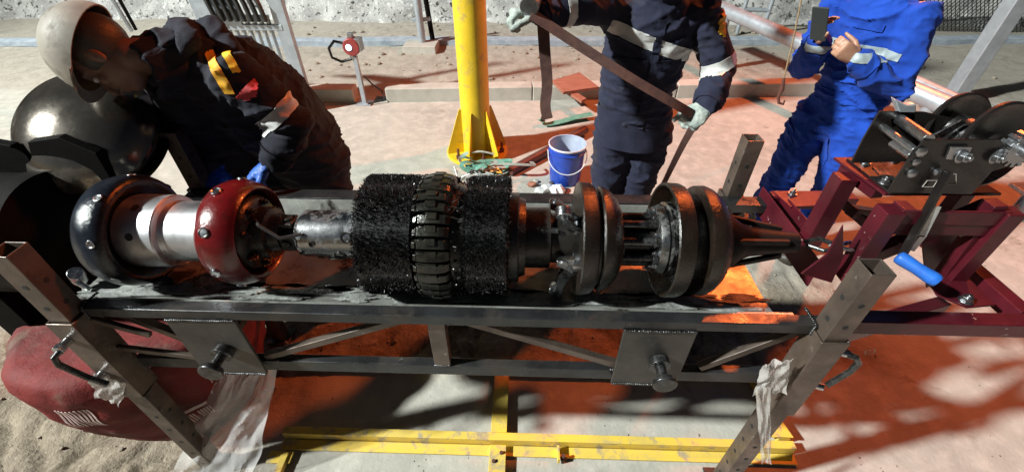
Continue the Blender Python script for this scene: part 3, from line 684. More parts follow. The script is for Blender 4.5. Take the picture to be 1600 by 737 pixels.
pl([(42, 222), (50, 250), (78, 296), (92, 284), (120, 300), (180, 290), (150, 240), (90, 215)], 1.205)
m = MB(); m.lathe((-2.05, 1.12, .96), (1, 0, 0), [(0, .03), (.0, .205), (.42, .205), (.44, .215), (.50, .215), (.505, .20), (.505, .03)], 56); m.build('barrel', DARKM, cl, 0, 30)
m = MB(); m.box((-1.85, 1.12, .4), (.12, .30, .78)); m.box((-1.85, 1.12, .01), (.2, .34, .02)); m.build('saddle', DARKM, cl, .004)
small = MB(); c = at(128, 430, y=.93); small.cyl(c+V((-.02, 0, -.02)), c+V((.015, -.02, .03)), .02, n=24); small.cyl(c+V((-.01, -.02, .0)), c+V((.03, -.03, -.03)), .008)
tag(small.build('clevis_pin', BRIGHT, None, .002), 'small shiny steel clevis pin lying at the left end of the tray below the cup', 'pin')

# ------------------------------------------------------------------ yellow floor frame
yfm = thing('yellow_floor_frame', 'low yellow painted steel frame bolted to the concrete under the stand', 'floor frame', (0, 1.05, 0))
def yb(p0, p1, a, b, name='channel'): return MB().beam(p0, p1, a, b).build(name, YELW, yfm, .002)
yb((-1.02, .90, .030), (1.17, .90, .030), .034, .050); 
MB().box((.075, .858, .010), (2.19, .044, .008)).build('channel_flange', YELW, yfm, .002)
yb((-1.18, 1.262, .030), (1.17, 1.262, .030), .035, .050)
yb((-.085, .60, .022), (-.085, .870, .022), .07, .036, 'cross_beam'); yb((-.085, .925, .022), (-.085, 1.24, .022), .07, .036, 'cross_beam')
yb((1.145, .93, .025), (1.145, 1.24, .025), .05, .04, 'cross_beam')
m = MB(); m.prism([V((1.05, .925, .062)), V((1.17, .925, .062)), V((1.13, 1.10, .062))], (0, 0, .006)); m.build('corner_gusset', YELW, yfm, .001)
m = MB(); m.box((-1.0, .80, .02), (.10, .05, .008)); m.box((-.98, .77, .02), (.03, .09, .03)); m.build('bracket', YELW, yfm, .002)
for (x, y) in ((-.07, .835), (-.10, .80), (.19, .83)):
    m = MB(); m.cyl((x, y, .014), (x, y, .05), .007); m.cyl((x, y, .014), (x, y, .024), .013, n=6); m.build('anchor_bolt', RUST, yfm)
m = MB(); m.box((.17, .842, .032), (.010, .06, .036)); m.build('stiffener', YELW, yfm, .001)

# ------------------------------------------------------------------ yellow column behind
col = thing('yellow_column', 'tall round yellow steel column with triangular gussets on a bolted base plate', 'column', (-.42, 3.47, 0))
cx, cy = -.415, 3.50
MB().cyl((cx, cy, .03), (cx, cy, 3.6), .122, n=56).build('pipe', YEL, col, .002)
bpl = MB().cyl((cx, cy, .0), (cx, cy, .03), .27, n=40).build('base_plate', YEL, col, .002)
for k in range(6):
    q = rad(20+60*k); d = V((math.cos(q), math.sin(q), 0)); t = V((-d.y, d.x, 0))*.006; c = V((cx, cy, 0))
    m = MB(); m.prism([c+d*.118+V((0, 0, .03))-t, c+d*.262+V((0, 0, .03))-t, c+d*.262+V((0, 0, .07))-t, c+d*.14+V((0, 0, .42))-t, c+d*.118+V((0, 0, .42))-t], t*2); m.build('gusset', YEL, col, .001)
for k in range(6):
    q = rad(50+60*k); p = V((cx+math.cos(q)*.225, cy+math.sin(q)*.225, .03)); m = MB(); m.cyl(p, p+V((0, 0, .09)), .011, n=12); m.cyl(p, p+V((0, 0, .03)), .022, n=6); m.build('anchor_bolt', RUST, bpl)

# ------------------------------------------------------------------ blue bucket
bk = thing('blue_bucket', 'blue plastic bucket with a white wire handle standing on the ground', 'bucket', (.34, 3.05, 0))
bx, by = .34, 3.06
MB().lathe((bx, by, .0), (0, 0, 1), [(0, .02), (0, .118), (.01, .122), (.27, .139), (.275, .146), (.282, .146), (.285, .139), (.31, .141), (.315, .139), (.32, .136)], 56, cap=False).build('shell', BUCK, bk, 0, 30)
MB().lathe((bx, by, .0), (0, 0, 1), [(.325, .148), (.33, .146), (.328, .138), (.31, .1355), (.04, .118), (.035, .01)], 56, cap=False).build('inside', BUCKI, bk, 0, 50)
MB().lathe((bx, by, .316), (0, 0, 1), [(0, .1405), (0, .147), (.012, .149), (.014, .143)], 56, cap=False).build('rim', WHITEP, bk, 0, 50)
hp = []
for k in range(17):
    q = math.pi*k/16; hp.append(V((bx+math.cos(q)*.149, by-.06-math.sin(q)*.10, .26-math.sin(q)*.12)))
hp = [V((bx+.15, by, .27))]+hp+[V((bx-.15, by, .27))]
MB().tube(hp, .0035, 8).build('handle', WHITEP, bk)

# ------------------------------------------------------------------ strap heap, straps, debris
def ribbon(pts, wd, mat, name, parent=None, t=.0015, up=None, sub=5):
    P = [V(p) for p in pts]; Q = []
    for i in range(len(P)-1):
        p0 = P[max(i-1, 0)]; p1 = P[i]; p2 = P[i+1]; p3 = P[min(i+2, len(P)-1)]
        for k in range(sub):
            u = k/sub; Q.append(.5*((2*p1)+(p2-p0)*u+(2*p0-5*p1+4*p2-p3)*u*u+(-p0+3*p1-3*p2+p3)*u**3))
    Q.append(P[-1]); rows = []
    for i, q in enumerate(Q):
        d = (Q[min(i+1, len(Q)-1)]-Q[max(i-1, 0)]).normalized(); u = V(up(i/len(Q)) if callable(up) else (up or (0, 0, 1))); s_ = d.cross(u)
        s_ = s_.normalized() if s_.length > .05 else V((1, 0, 0)); s_ = u.cross(d).cross(d) if False else s_
        rows.append([q-s_*wd/2, q, q+s_*wd/2])
    return MB().sheet(rows, t).build(name, mat, parent, 0, 60)
heap = thing('green_strap_heap', 'tangled heap of green webbing straps and cord at the foot of the yellow column', 'strap heap', (-.32, 3.1, 0))
random.seed(11)
PALES = M('pale_strap', (.30, .38, .34), .8, 0, ((.2, .27, .25), 20), (200, .2))
for k in range(11):
    c = V((-.36+random.uniform(-.12, .30), 3.13+random.uniform(-.07, .08), .015)); r = random.uniform(.06, .15); ax = random.uniform(0, 6.28); pts = []; sgn = random.choice((1, -1))
    for j in range(8):
        q = ax+sgn*j*.62; pts.append(c+V((math.cos(q)*r*(1+.12*j/3), math.sin(q)*r*.55, .018+.012*k*.6+.045*max(0, math.sin(q*1.1+k)))))
    ribbon(pts, random.uniform(.026, .044), GREENS if k % 3 else PALES, 'strap_loop', heap, up=(.25*math.cos(k*2.1), .25*math.sin(k*2.1), .9 if k % 2 else .35))
for k in range(9):
    c = V((-.46+random.uniform(-.1, .2), 3.06+random.uniform(-.08, .08), .03)); pts = [c+V((random.uniform(-.12, .12), random.uniform(-.05, .05), random.uniform(-.01, .06))) for j in range(7)]
    MB().tube(pts, .0045, 8).build('cord', REFL if k % 2 else ORNG if k == 4 else LABELM, heap)
m = ribbon([at(848, 180, z=.12), at(846, 190, z=.05), at(856, 194, z=.02), at(876, 190, z=.03), at(905, 182, z=.05), at(925, 178, z=.06)], .085, GREENS, 'green_strap')
tag(m, 'flat green webbing strap lying on the ground beside the bucket, curled at its end', 'strap')
tag(MB().cyl(at(796, 268, z=.04), at(915, 202, z=.06), .038, n=24).build('brown_pipe', RUST, None, .002), 'brown steel pipe lying on the ground between column and bucket', 'pipe')
deb = thing('rag_heap', 'small heap of rags and rubbish on the ground in front of the bucket', 'rubbish', at(850, 296, z=0))
for (px, py, r, mt) in ((832, 288, .03, WOOD), (838, 283, .022, KERB), (856, 294, .045, REFL), (870, 296, .05, WHITEP), (845, 298, .035, REFL), (878, 297, .03, LEATH), (862, 286, .02, LEATH)):
    c = at(px, py, z=r*.5); m = MB(); m.ball(c, (r*1.3, r, r*.6), n=14, k=8); m.v = [v+V((noise.noise(v*30), noise.noise(v*31+V((9, 0, 0))), noise.noise(v*29+V((0, 9, 0)))))*r*.5 for v in m.v]; m.build('rag', mt, deb, 0, 25)
bd = thing('stained_board', 'flat reddish brown wooden board resting on the kerb behind the middle worker', 'board', at(900, 140, z=.16))
MB().prism([at(862, 130, z=.17), at(905, 117, z=.17), at(935, 140, z=.17), at(880, 148, z=.17)], (0, 0, .03)).build('board', WOOD, bd, .002)
m = MB(); m.prism([at(866, 134, z=.135), at(874, 132, z=.135), at(916, 158, z=.135), at(908, 162, z=.135)], (0, 0, .03)); m.build('batten', WOOD, bd, .002)

# ------------------------------------------------------------------ gas detector on a short post
gd = thing('gas_detector', 'red gas detector head with a lit lamp on a short post beside the kerb', 'gas detector', (-1.74, 4.58, 0))
gx, gy = -1.745, 4.56
MB().beam((gx, gy, 0), (gx, gy, .50), .045, .045).build('post', ALU, gd, .003)
MB().box((gx, gy, .006), (.16, .14, .012)).build('foot', ALU, gd, .002)
hz = .60
h_ = MB().cyl((gx, gy+.06, hz), (gx, gy-.06, hz), .085, n=32).build('housing', DETR, gd, .012)
m = MB(); m.box((gx+.07, gy, hz+.02), (.06, .10, .12)); m.box((gx, gy, hz+.10), (.05, .06, .05)); m.cyl((gx-.02, gy, hz-.13), (gx-.02, gy, hz-.07), .028); m.build('fitting', ZINC, h_, .004)
MB().lathe((gx-.02, gy-.061, hz), (0, -1, 0), [(0, .030), (.008, .026), (.012, .012)], 24).build('lamp', LED, h_)
MB().tube([V((gx-.08, gy-.02, hz+.03)), V((gx-.17, gy-.02, hz+.05)), V((gx-.24, gy-.02, hz-.02)), V((gx-.23, gy-.02, hz-.11)), V((gx-.14, gy-.02, hz-.15)), V((gx-.03, gy-.02, hz-.12))], .014, 12).build('cable', BLACKR, gd)
MB().tube([V((gx+.05, gy, .30)), V((gx+.10, gy+.05, .2)), V((gx+.18, gy+.1, .1)), V((gx+.22, gy+.02, .03)), V((gx+.05, gy-.05, .02))], .008, 8).build('cable', BLACKR, gd)

# ------------------------------------------------------------------ posts behind
pp = thing('post_pair', 'two thin steel posts with a crossbar on a pale base block beyond the kerb', 'posts', (-1.5, 6.7, 0))
MB().cyl(at(661, 74, y=6.5), at(648, -30, y=6.5), .05, n=20).build('post', ALU, pp)
MB().cyl(at(676, 62, y=6.7), at(660, -30, y=6.7), .035, n=20).build('post', DARKM, pp)
MB().beam(at(643, 32, y=6.55), at(672, 30, y=6.55), .04, .05).build('crossbar', ALU, pp, .004)
MB().box((-1.48, 6.45, .05), (.46, .34, .12)).build('base_block', KERB, pp, .01)
# railing panel with draped hoses at the left
rp_ = thing('railing_panel', 'grey steel railing panel of close vertical bars with black hoses hung over it', 'railing', (-2.3, 4.3, 0))
yy = 4.35
def vx(px, py, y): return at(px, py, y=y).x
xr = at(455, 80, y=yy).x
zrail = at(400, 42, y=yy).z
MB().beam((xr, yy, 0), (xr, yy, 2.3), .13, .06).build('end_post', ALU, rp_, .006)
xl = at(330, 60, y=yy).x
MB().beam((xl, yy, 0), (xl, yy, 2.3), .10, .06).build('end_post', ALU, rp_, .006)
MB().beam((xl, yy-.01, zrail), (xr, yy-.01, zrail), .05, .05).build('rail', ALU, rp_, .004)
MB().beam((xl, yy-.01, .12), (xr, yy-.01, .12), .05, .05).build('rail', ALU, rp_, .004)
for k in range(7):
    x = xr-.13-.067*k; MB().cyl((x, yy+.0, .12), (x, yy+.0, zrail+.10), .02, n=14).build('bar', ALU, rp_)
MB().box(((xl+xr)/2-.18, yy-.02, zrail+.15), (.36, .03, .26)).build('panel', ALU, rp_, .004)
hs = thing('black_hose_bundle', 'bundle of black hoses draped over the top of the grey railing panel', 'hoses', (xr-.35, yy, zrail))
for k in range(8):
    x = xr-.12-.066*k; MB().tube([V((x, yy-.06, zrail+.06)), V((x-.01, yy-.07, zrail+.20)), V((x-.06, yy-.03, zrail+.32)), V((x-.22, yy+.04, zrail+.42)), V((x-.5, yy+.12, zrail+.47)), V((x-.9, yy+.2, zrail+.5))], .022, 10).build('hose', BLACKR, hs)
# small stand of thin tubes left of the worker's collar
sl2 = thing('leaning_rods', 'two thin steel rods leaning behind the bent worker at the top left', 'rods', at(205, 45, z=0))
MB().cyl(at(205, 48, y=4.6), at(163, -20, y=4.4), .02).build('rod', ALU, sl2); MB().cyl(at(212, 46, y=4.6), at(176, -20, y=4.4), .016).build('rod', DARKM, sl2)

# ------------------------------------------------------------------ grey handrail structure at the right
gr = thing('grey_pipe_rail', 'long pale grey pipe rail running down behind the man in blue', 'pipe rail', at(1300, 100, z=.0))
MB().cyl(at(1090, -2, z=.75), at(1490, 170, z=.50), .075, n=28).build('pipe', ALU, gr)
MB().cyl(at(1412, 118, z=.40), at(1530, 172, z=.35), .05, n=24).build('pipe', ALU, gr)
for a in (1160, 1470):
    t_ = (a-1090)/400; p = at(1090, -2, z=.75).lerp(at(1490, 170, z=.50), t_); MB().cyl(p, (p.x, p.y, 0), .05, n=20).build('leg', ALU, gr)
gp_ = thing('grey_steel_post', 'pale grey square steel post rising from the ground at the right edge', 'post', at(1484, 160, z=0))
c = at(1486, 158, z=0); MB().beam(c, (c.x, c.y, 3.3), .15, .15).build('post', ALU, gp_, .01); MB().box((c.x, c.y, .015), (.3, .3, .03)).build('base_plate', ALU, gp_, .004)
bf = thing('small_barrier', 'small grey tubular barrier frame standing far behind between the two workers', 'barrier', at(1160, 60, z=0))
pa, pc = at(1150, 56, z=0), at(1188, 58, z=0); hh = V((0, 0, .75))
for (a, b) in ((pa, pa+hh), (pc, pc+hh), (pa+hh, pc+hh), (pa+hh*.5, pc+hh*.5)): MB().cyl(a, b, .03, n=14).build('tube', ALU, bf)
b2 = thing('thin_tube_frame', 'thin pale tubes of a frame rising behind the phone of the man in blue', 'frame', at(1300, 20, z=0))
for (px, dx) in ((1300, 0), (1316, 0)):
    p = at(px, 22, z=0); MB().cyl(p, p+V((0, 0, 2.2)), .035, n=14).build('tube', ALU, b2)
# hanging line with hook
ln = thing('hanging_line', 'thin cord hanging down with a small hook at its end beside the man in blue', 'cord', at(1224, 130, y=4.3))
y_ = 3.6
MB().tube([at(1256, -20, y=y_), at(1240, 60, y=y_), at(1225, 122, y=y_)], .006, 8).build('cord', ROPE, ln)
MB().tube([at(1225, 122, y=y_), at(1222, 140, y=y_), at(1216, 152, y=y_), at(1217, 161, y=y_), at(1224, 163, y=y_), at(1226, 157, y=y_)], [.010, .018, .012, .012, .011, .007], 10).build('hook', RUST, ln)
# chain-link mesh far right
mf = thing('mesh_fence', 'low black wire mesh fence far behind at the right edge', 'fence', (7, 7.6, 0))
m = MB(); x0_, x1_ = 5.2, 9.0
for k in range(60):
    x = x0_+(x1_-x0_)*k/60
    for s_ in (1, -1): m.tube([V((x, 7.7, 0)), V((x+s_*.35, 7.7, .55))], .006, 4)
m.build('wire_mesh', BLACKR, mf); MB().tube([V((x0_, 7.7, .55)), V((x1_, 7.7, .55))], .015, 8).build('top_wire', BLACKR, mf)
# grey casting at the right edge
gc = thing('grey_bracket', 'pale grey steel foot bracket on the ground cut by the right edge of the view', 'bracket', at(1600, 330, z=0))
m = MB(); m.prism([at(1574, 290, z=.16), at(1660, 290, z=.16), at(1660, 312, z=.16), at(1598, 306, z=.16)], (0, 0, .03)); m.prism([at(1598, 304, z=.155), at(1612, 308, z=.155), at(1600, 342, z=.0), at(1574, 350, z=.0), at(1570, 338, z=.0)], (.03, .03, 0)); m.build('plate', ALU, gc, .006)

# ------------------------------------------------------------------ red sack and films
sk = thing('red_sack', 'bulging red woven sack with white print standing under the left post', 'sack', (-1.42, 1.12, 0))
sx, sy = -1.51, 1.09
def sack_pt(q, u, off=0):
    pr = [(0, .16), (.03, .25), (.15, .31), (.30, .36), (.45, .395), (.56, .40), (.62, .38), (.64, .33)]
    z = u*.64; r = pr[-1][1]
    for (a, b), (c, d) in zip(pr, pr[1:]):
        if a <= z <= c: r = b+(d-b)*(z-a)/(c-a)
    r *= 1+.035*math.sin(3*q+1)+.022*(1-abs(noise.noise(V((math.cos(q)*5+z*3, math.sin(q)*5, z*7)))*2.4))+.02*noise.noise(V((math.cos(q)*3, math.sin(q)*3, z*5)))*2+.018*math.sin(q*11+z*9)*(u**2); r += off
    return V((sx+math.cos(q)*r-.0*z, sy+math.sin(q)*r*.92, z))
nq, nu = 120, 40; vs = [sack_pt(2*math.pi*i/nq, j/nu) for j in range(nu+1) for i in range(nq)]
fs = [(j*nq+i, j*nq+(i+1) % nq, (j+1)*nq+(i+1) % nq, (j+1)*nq+i) for j in range(nu) for i in range(nq)]
vs.append(V((sx, sy, .57))); fs += [(nu*nq+i, nu*nq+(i+1) % nq, len(vs)-1) for i in range(nq)]
vs.append(V((sx, sy, .0))); fs += [((i+1) % nq, i, len(vs)-1) for i in range(nq)]
MB().add(vs, fs).build('bag', REDB, sk, 0, 60)
pm = MB()
def pflush():
    global pm
    pm.build('print', PRINT, sk, 0, 60); pm = MB()
def stripe(q0, q1, u0, u1):
    n = 4; pm.sheet([[sack_pt(q0+(q1-q0)*i/n, u0+(u1-u0)*j/5, .003) for j in range(6)] for i in range(n+1)], .0006)
for blk in (-2.30, -1.15):
    for k in range(17):
        if k % 6 == 5: continue
        stripe(blk+k*.028, blk+k*.028+.015, .30, .44)
    stripe(blk+.02, blk+.46, .47, .50); pflush()
for blk in (-1.72, -.55):
    for k in range(9): stripe(blk+k*.032, blk+k*.032+.016, .62, .80)
    pflush()
random.seed(3)
def film(corners, nu_, nv_, amp, name, mat, label, cat):
    A, B, C, D = [V(p) for p in corners]; rows = []
    nrm = (B-A).cross(D-A).normalized()
    for i in range(nu_+1):
        u = i/nu_; r = []
        for j in range(nv_+1):
            v = j/nv_; p = A.lerp(B, v).lerp(D.lerp(C, v), u)
            r.append(p+nrm*amp*(noise.noise(V((v*4+u*2, u*2.6, 4)))+.35*abs(noise.noise(V((v*9+u*3, u*6, 9)))))+V((1, 0, 0))*amp*.5*noise.noise(V((u*5, v*3, 2))))
        rows.append(r)
    return tag(MB().sheet(rows, .0006).build(name, mat, None, 0, 25), label, cat)
film([at(352, 560, y=.86), at(434, 572, y=.86), at(392, 760, z=.02), at(268, 740, z=.02)], 44, 34, .035, 'plastic_film', FILM, 'clear crumpled plastic film hanging from the stand down to the floor at left', 'plastic film')
film([at(1196, 570, y=.715), at(1240, 560, y=.715), at(1228, 612, y=.715), at(1176, 618, y=.715)], 20, 20, .018, 'torn_film', RAGS, 'torn whitish plastic wound round the lower right sleeve of the stand', 'torn plastic')
film([at(1182, 606, y=.705), at(1206, 604, y=.705), at(1204, 722, y=.70), at(1190, 724, y=.70)], 26, 10, .014, 'torn_film', RAGS, 'narrow strip of torn plastic dangling down from the right post', 'torn plastic')
film([at(140, 578, y=.715), at(196, 598, y=.715), at(188, 632, y=.715), at(148, 622, y=.715)], 20, 20, .016, 'torn_film', RAGS, 'scrap of crumpled plastic wrapped round the lower left sleeve of the stand', 'torn plastic')

# clods and grit on the soil
random.seed(21); m = MB()
for k in range(520):
    x = random.uniform(-2.6, 2.4); y = random.uniform(.55, 2.1); s_ = soilness(x, y)
    if random.random() > .15+s_: continue
    r = random.uniform(.002, .0065)*(1+s_*.7); c = V((x, y, gz(x, y)+r*.3)); n0 = len(m.v)
    m.ball(c, (r*random.uniform(.8, 1.5), r, r*.7), Matrix.Rotation(random.uniform(0, 6), 3, 'Z'), n=6, k=4)
for k in range(260):
    x = random.uniform(-6, 6); y = random.uniform(5, 8); r = random.uniform(.01, .035); m.ball((x, y, gz(x, y)+r*.3), (r*1.3, r, r*.7), Matrix.Rotation(random.uniform(0, 6), 3, 'Z'), n=6, k=4)
GRIT = M('grit', (.30, .26, .2), .9, 0, ((.2, .17, .13), 8))
m.build('grit', GRIT, None, 0, 20)['kind'] = 'stuff'

# ------------------------------------------------------------------ people
def fuse(mb, voxel, name, smooth=5, fold=0, fs=9, seed=0):
    me = mb.mesh('raw'); o = bpy.data.objects.new('raw', me); sc.collection.objects.link(o)
    r = o.modifiers.new('r', 'REMESH'); r.mode = 'VOXEL'; r.voxel_size = voxel; r.use_smooth_shade = True
    s_ = o.modifiers.new('s', 'SMOOTH'); s_.factor = .5; s_.iterations = smooth
    bpy.context.view_layer.update()
    out = bpy.data.meshes.new_from_object(o.evaluated_get(bpy.context.evaluated_depsgraph_get()))
    bpy.data.objects.remove(o); out.name = name
    if fold:
        nn = [v.normal.copy() for v in out.vertices]
        for v, n in zip(out.vertices, nn):
            p = v.co; w_ = V((noise.noise(p*3+V((seed, 0, 0))), noise.noise(p*3+V((0, seed, 4))), noise.noise(p*3+V((7, 0, seed)))))*.10
            q = V(((p.x+w_.x)*fs*.55, (p.y+w_.y)*fs*.55, (p.z+w_.z)*fs*1.35+p.x*3))
            a = 1-abs(noise.noise(q))*2.2; b_ = 1-abs(noise.noise(q*2.1+V((3, 3, 3))))*2.2
            c_ = 1-abs(noise.noise(q*4.3+V((8, 1, 5))))*2.4
            v.co = p+n*fold*(max(-.4, a)**3*.8+max(-.4, b_)**3*.4+max(-.3, c_)*.12-.25)
    out.update(); return out
def band(src, p, n, half, name, mat, parent, off=.004, keep=None):
    """a strip of tape following the cloth between two planes"""
    bm = bmesh.new(); bm.from_mesh(src.data); p = V(p); n = V(n).normalized()
    for s_ in (1, -1):
        g = bm.verts[:]+bm.edges[:]+bm.faces[:]
        bmesh.ops.bisect_plane(bm, geom=g, plane_co=p+n*half*s_, plane_no=n*s_, clear_outer=True)
    if keep:
        bmesh.ops.delete(bm, geom=[f for f in bm.faces if not keep(f.calc_center_median())], context='FACES')
    bm.normal_update()
    nn = {v: v.normal.copy() for v in bm.verts}
    for v in bm.verts: v.co += nn[v]*off
    bmesh.ops.solidify(bm, geom=bm.faces[:], thickness=.002)
    me = bpy.data.meshes.new(name); bm.to_mesh(me); bm.free(); me.materials.clear()
    return link(name, me, mat, parent, 0, 50)
def hand(m, wr, d, pn, side, curls=(.6, .7, .8, .9), s=1.0, fat=1.0, thumb=.5):
    """wr wrist, d along the hand, pn the way the palm faces, side the thumb side"""
    wr, d, pn = V(wr), V(d).normalized(), V(pn); pn = (pn-d*pn.dot(d)).normalized(); sd = V(side); sd = (sd-d*sd.dot(d)-pn*sd.dot(pn)).normalized()
    m.limb([wr-d*.03*s, wr+d*.02*s, wr+d*.06*s, wr+d*.088*s], [(.027*fat*s, .019*fat*s), (.034*fat*s, .018*fat*s), (.040*fat*s, .016*fat*s), (.038*fat*s, .013*fat*s)], side=sd, n=14)
    for k, (o, L) in enumerate(((.030, .92), (.010, 1.0), (-.010, .94), (-.029, .76))):
        p = wr+d*(.078-.004*abs(k-1))*s+sd*o*s; cur = 0; P = [p]; cc = curls[k]
        for j, (l, f) in enumerate(((.042, .7), (.027, 1.1), (.021, .8))):
            cur += cc*f; P.append(P[-1]+(d*math.cos(cur)+pn*math.sin(cur))*l*L*s)
        m.limb(P, [.0098*fat*s, .0092*fat*s, .0085*fat*s, .0072*fat*s], n=10)
    t0 = wr+d*.022*s+sd*.026*s+pn*.004; a = (d*.62+sd*.62+pn*.45*thumb*2).normalized(); b_ = (d*.9+sd*.12+pn*.5*thumb*2).normalized()
    m.limb([t0, t0+a*.042*s, t0+a*.042*s+b_*.032*s, t0+a*.042*s+b_*.055*s], [.0145*fat*s, .0118*fat*s, .0102*fat*s, .008*fat*s], n=10)
def head(m, c, up, fw):
    c = V(c); up = V(up).normalized(); fw = V(fw); fw = (fw-up*fw.dot(up)).normalized(); rt = fw.cross(up); R = Matrix((rt, fw, up)).transposed()
    q = lambda x, y, z: c+R @ V((x, y, z))
    m.ball(q(0, -.012, .035), (.076, .095, .088), R, 28, 18); m.ball(q(0, .018, -.035), (.060, .070, .075), R, 24, 16); m.ball(q(0, .050, -.082), (.030, .032, .024), R)
    m.limb([q(0, .084, .012), q(0, .100, -.015), q(0, .105, -.028)], [.009, .012, .014], n=10); m.ball(q(0, .083, -.055), (.024, .012, .006), R); m.ball(q(0, .082, -.066), (.020, .012, .006), R)
    m.limb([q(-.045, .072, .030), q(0, .084, .030), q(.045, .072, .030)], [.009, .009, .009], n=8)
    for s_ in (1, -1):
        m.ball(q(s_*.076, -.005, -.008), (.010, .018, .031), R); m.ball(q(s_*.040, .062, -.022), (.02, .018, .018), R)
    return q, R
def eyes(q, R, par):
    for s_ in (1, -1):
        MB().ball(q(s_*.031, .075, .006), (.0125, .0105, .0075), R, 14, 10).build('eye', M('eye_white', (.6, .58, .55), .2), par)
        MB().ball(q(s_*.031, .0825, .006), (.005, .004, .005), R, 12, 8).build('iris', M('iris', (.03, .02, .012), .2), par)
def helmet(q, R, par, mat, brim=True, sc_=1.0):
    m = MB(); n = 36; rows = []
    for i in range(13):
        t = i/12*math.pi*.52; row = []
        for k in range(n+1):
            a = 2*math.pi*k/n; row.append(q(math.cos(a)*math.sin(t)*.112*sc_, -.008+math.sin(a)*math.sin(t)*.138*sc_, .040+math.cos(t)*.122*sc_+(.006*math.cos(a*1)*0)))
        rows.append(row)
    h_ = m.sheet(rows, .002).build('helmet', mat, par, 0, 50)
    if brim:
        rows = []
        for i in range(4):
            row = []
            for k in range(13):
                a = math.pi*(.12+.76*k/12); e = i/3*.035*math.sin(a)**.7; row.append(q(math.cos(a)*(.112*sc_+e*.6), -.008+math.sin(a)*(.138*sc_+e), .036-e*.25))
            rows.append(row)
        MB().sheet(rows, .0018).build('brim', mat, h_, 0, 50)
    return h_
def worker(name, label, J, f, cloth, skin=SKIN, seed=0, group=None, fold=.016):
    base = V(J['base']); p = thing(name, label, 'person', base, group)
    f = V(f).normalized(); lf = V((-f.y, f.x, 0)).normalized()
    b = MB(); c = MB(); bk_ = J.get('bulk', 1)
    q, R = head(b, J['head'], J['up'], J['face']); nb = V(J['neck']); pv = V(J['pelvis']); md = V(J['waist']); ch = V(J['chest'])
    hb = q(0, -.02, -.06)
    b.limb([nb, nb.lerp(hb, .5), hb], [.062, .057, .056], n=16)
    sd = J.get('sdir', lf); sdir = V(sd).normalized()
    b.limb([pv, md, ch, nb], [(.14, .10), (.125, .09), (.15, .10), (.07, .06)], side=sdir)
    c.limb([pv-V((0, 0, .05)), pv+(md-pv)*.35, md, md.lerp(ch, .5), ch, ch.lerp(nb, .62), nb], [(a*bk_, b_*bk_) for a, b_ in ((.175, .13), (.182, .14), (.172, .138), (.185, .142))]+[(.200, .140*(bk_*.5+.5)), (.165, .115), (.078, .078)], side=sdir, n=28)
    c.lathe(nb-(hb-nb).normalized()*.02, hb-nb, [(0, .082), (.035, .078), (.06, .083), (.062, .075), (.03, .07), (.0, .07)], 28)
    for (pp_, rr_) in J.get('extra', []): c.limb(pp_, rr_, n=20)
    for s_ in ('L', 'R'):
        sh, el, wr = (V(J[k+s_]) for k in ('sh', 'el', 'wr')); hp, kn, an = (V(J[k+s_]) for k in ('hp', 'kn', 'an'))
        b.limb([sh, el, wr], [.05, .038, .027], n=14); b.limb([hp, kn, an], [.08, .055, .04], n=14)
        e0 = wr+(el-wr).normalized()*.015
        c.limb([ch.lerp(sh, .55), sh, sh.lerp(el, .5), el, el.lerp(e0, .5), e0], [.085, .082, .074, .068, .062, .050], n=20)
        c.limb([pv.lerp(hp, .7), hp, hp.lerp(kn, .5), kn, kn.lerp(an, .55), an+V((0, 0, .02))], [.11, .118, .104, .088, .080, .078], n=22)
        ft = V(J.get('toe'+s_, an+f*.19)); ft.z = .035
        bt = MB(); bt.limb([V((an.x, an.y, .16)), V((an.x, an.y, .07))-f*.01, V((an.x, an.y, .045))+f*.05, ft], [(.058, .062), (.052, .060), (.050, .045), (.046, .034)], side=lf, n=18)
        bt.limb([V((an.x, an.y, .016))-f*.06, V((an.x, an.y, .016))+f*.06, V((ft.x, ft.y, .016))+f*.01], [(.046, .014), (.044, .014), (.05, .014)], side=lf, n=18)
        link('boot', fuse(bt, .008, 'boot', 3), LEATH, p, 0, 60)
        h = J.get('hand'+s_)
        b.limb([V((an.x, an.y, .10)), V((an.x, an.y, .06))+f*.04, ft], [.035, .035, .025], n=10)
        if h and not h.get('glove'):
            hand(b, wr, h['d'], h['pn'], h['side'], h['curls'], h.get('s', 1), 1, h.get('thumb', .5))
        elif h:
            g = MB(); hand(g, wr, h['d'], h['pn'], h['side'], h['curls'], h.get('s', 1.05), 1.18, h.get('thumb', .5))
            back = (el-wr).normalized(); g.lathe(wr+back*.05, -back, [(0, .043), (.01, .046), (.05, .040), (.06, .036)], 22)
            link('glove', fuse(g, .0045, 'glove', 3, .003, 40, seed), h['glove'], p, 0, 60)
    body = link('body', fuse(b, .0055, 'body', 2), skin, p, 0, 60)
    cl_ = link('coverall', fuse(c, .0085, 'coverall', 7, fold, 9, seed), cloth, p, 0, 70)
    return p, body, cl_, q, R, lf

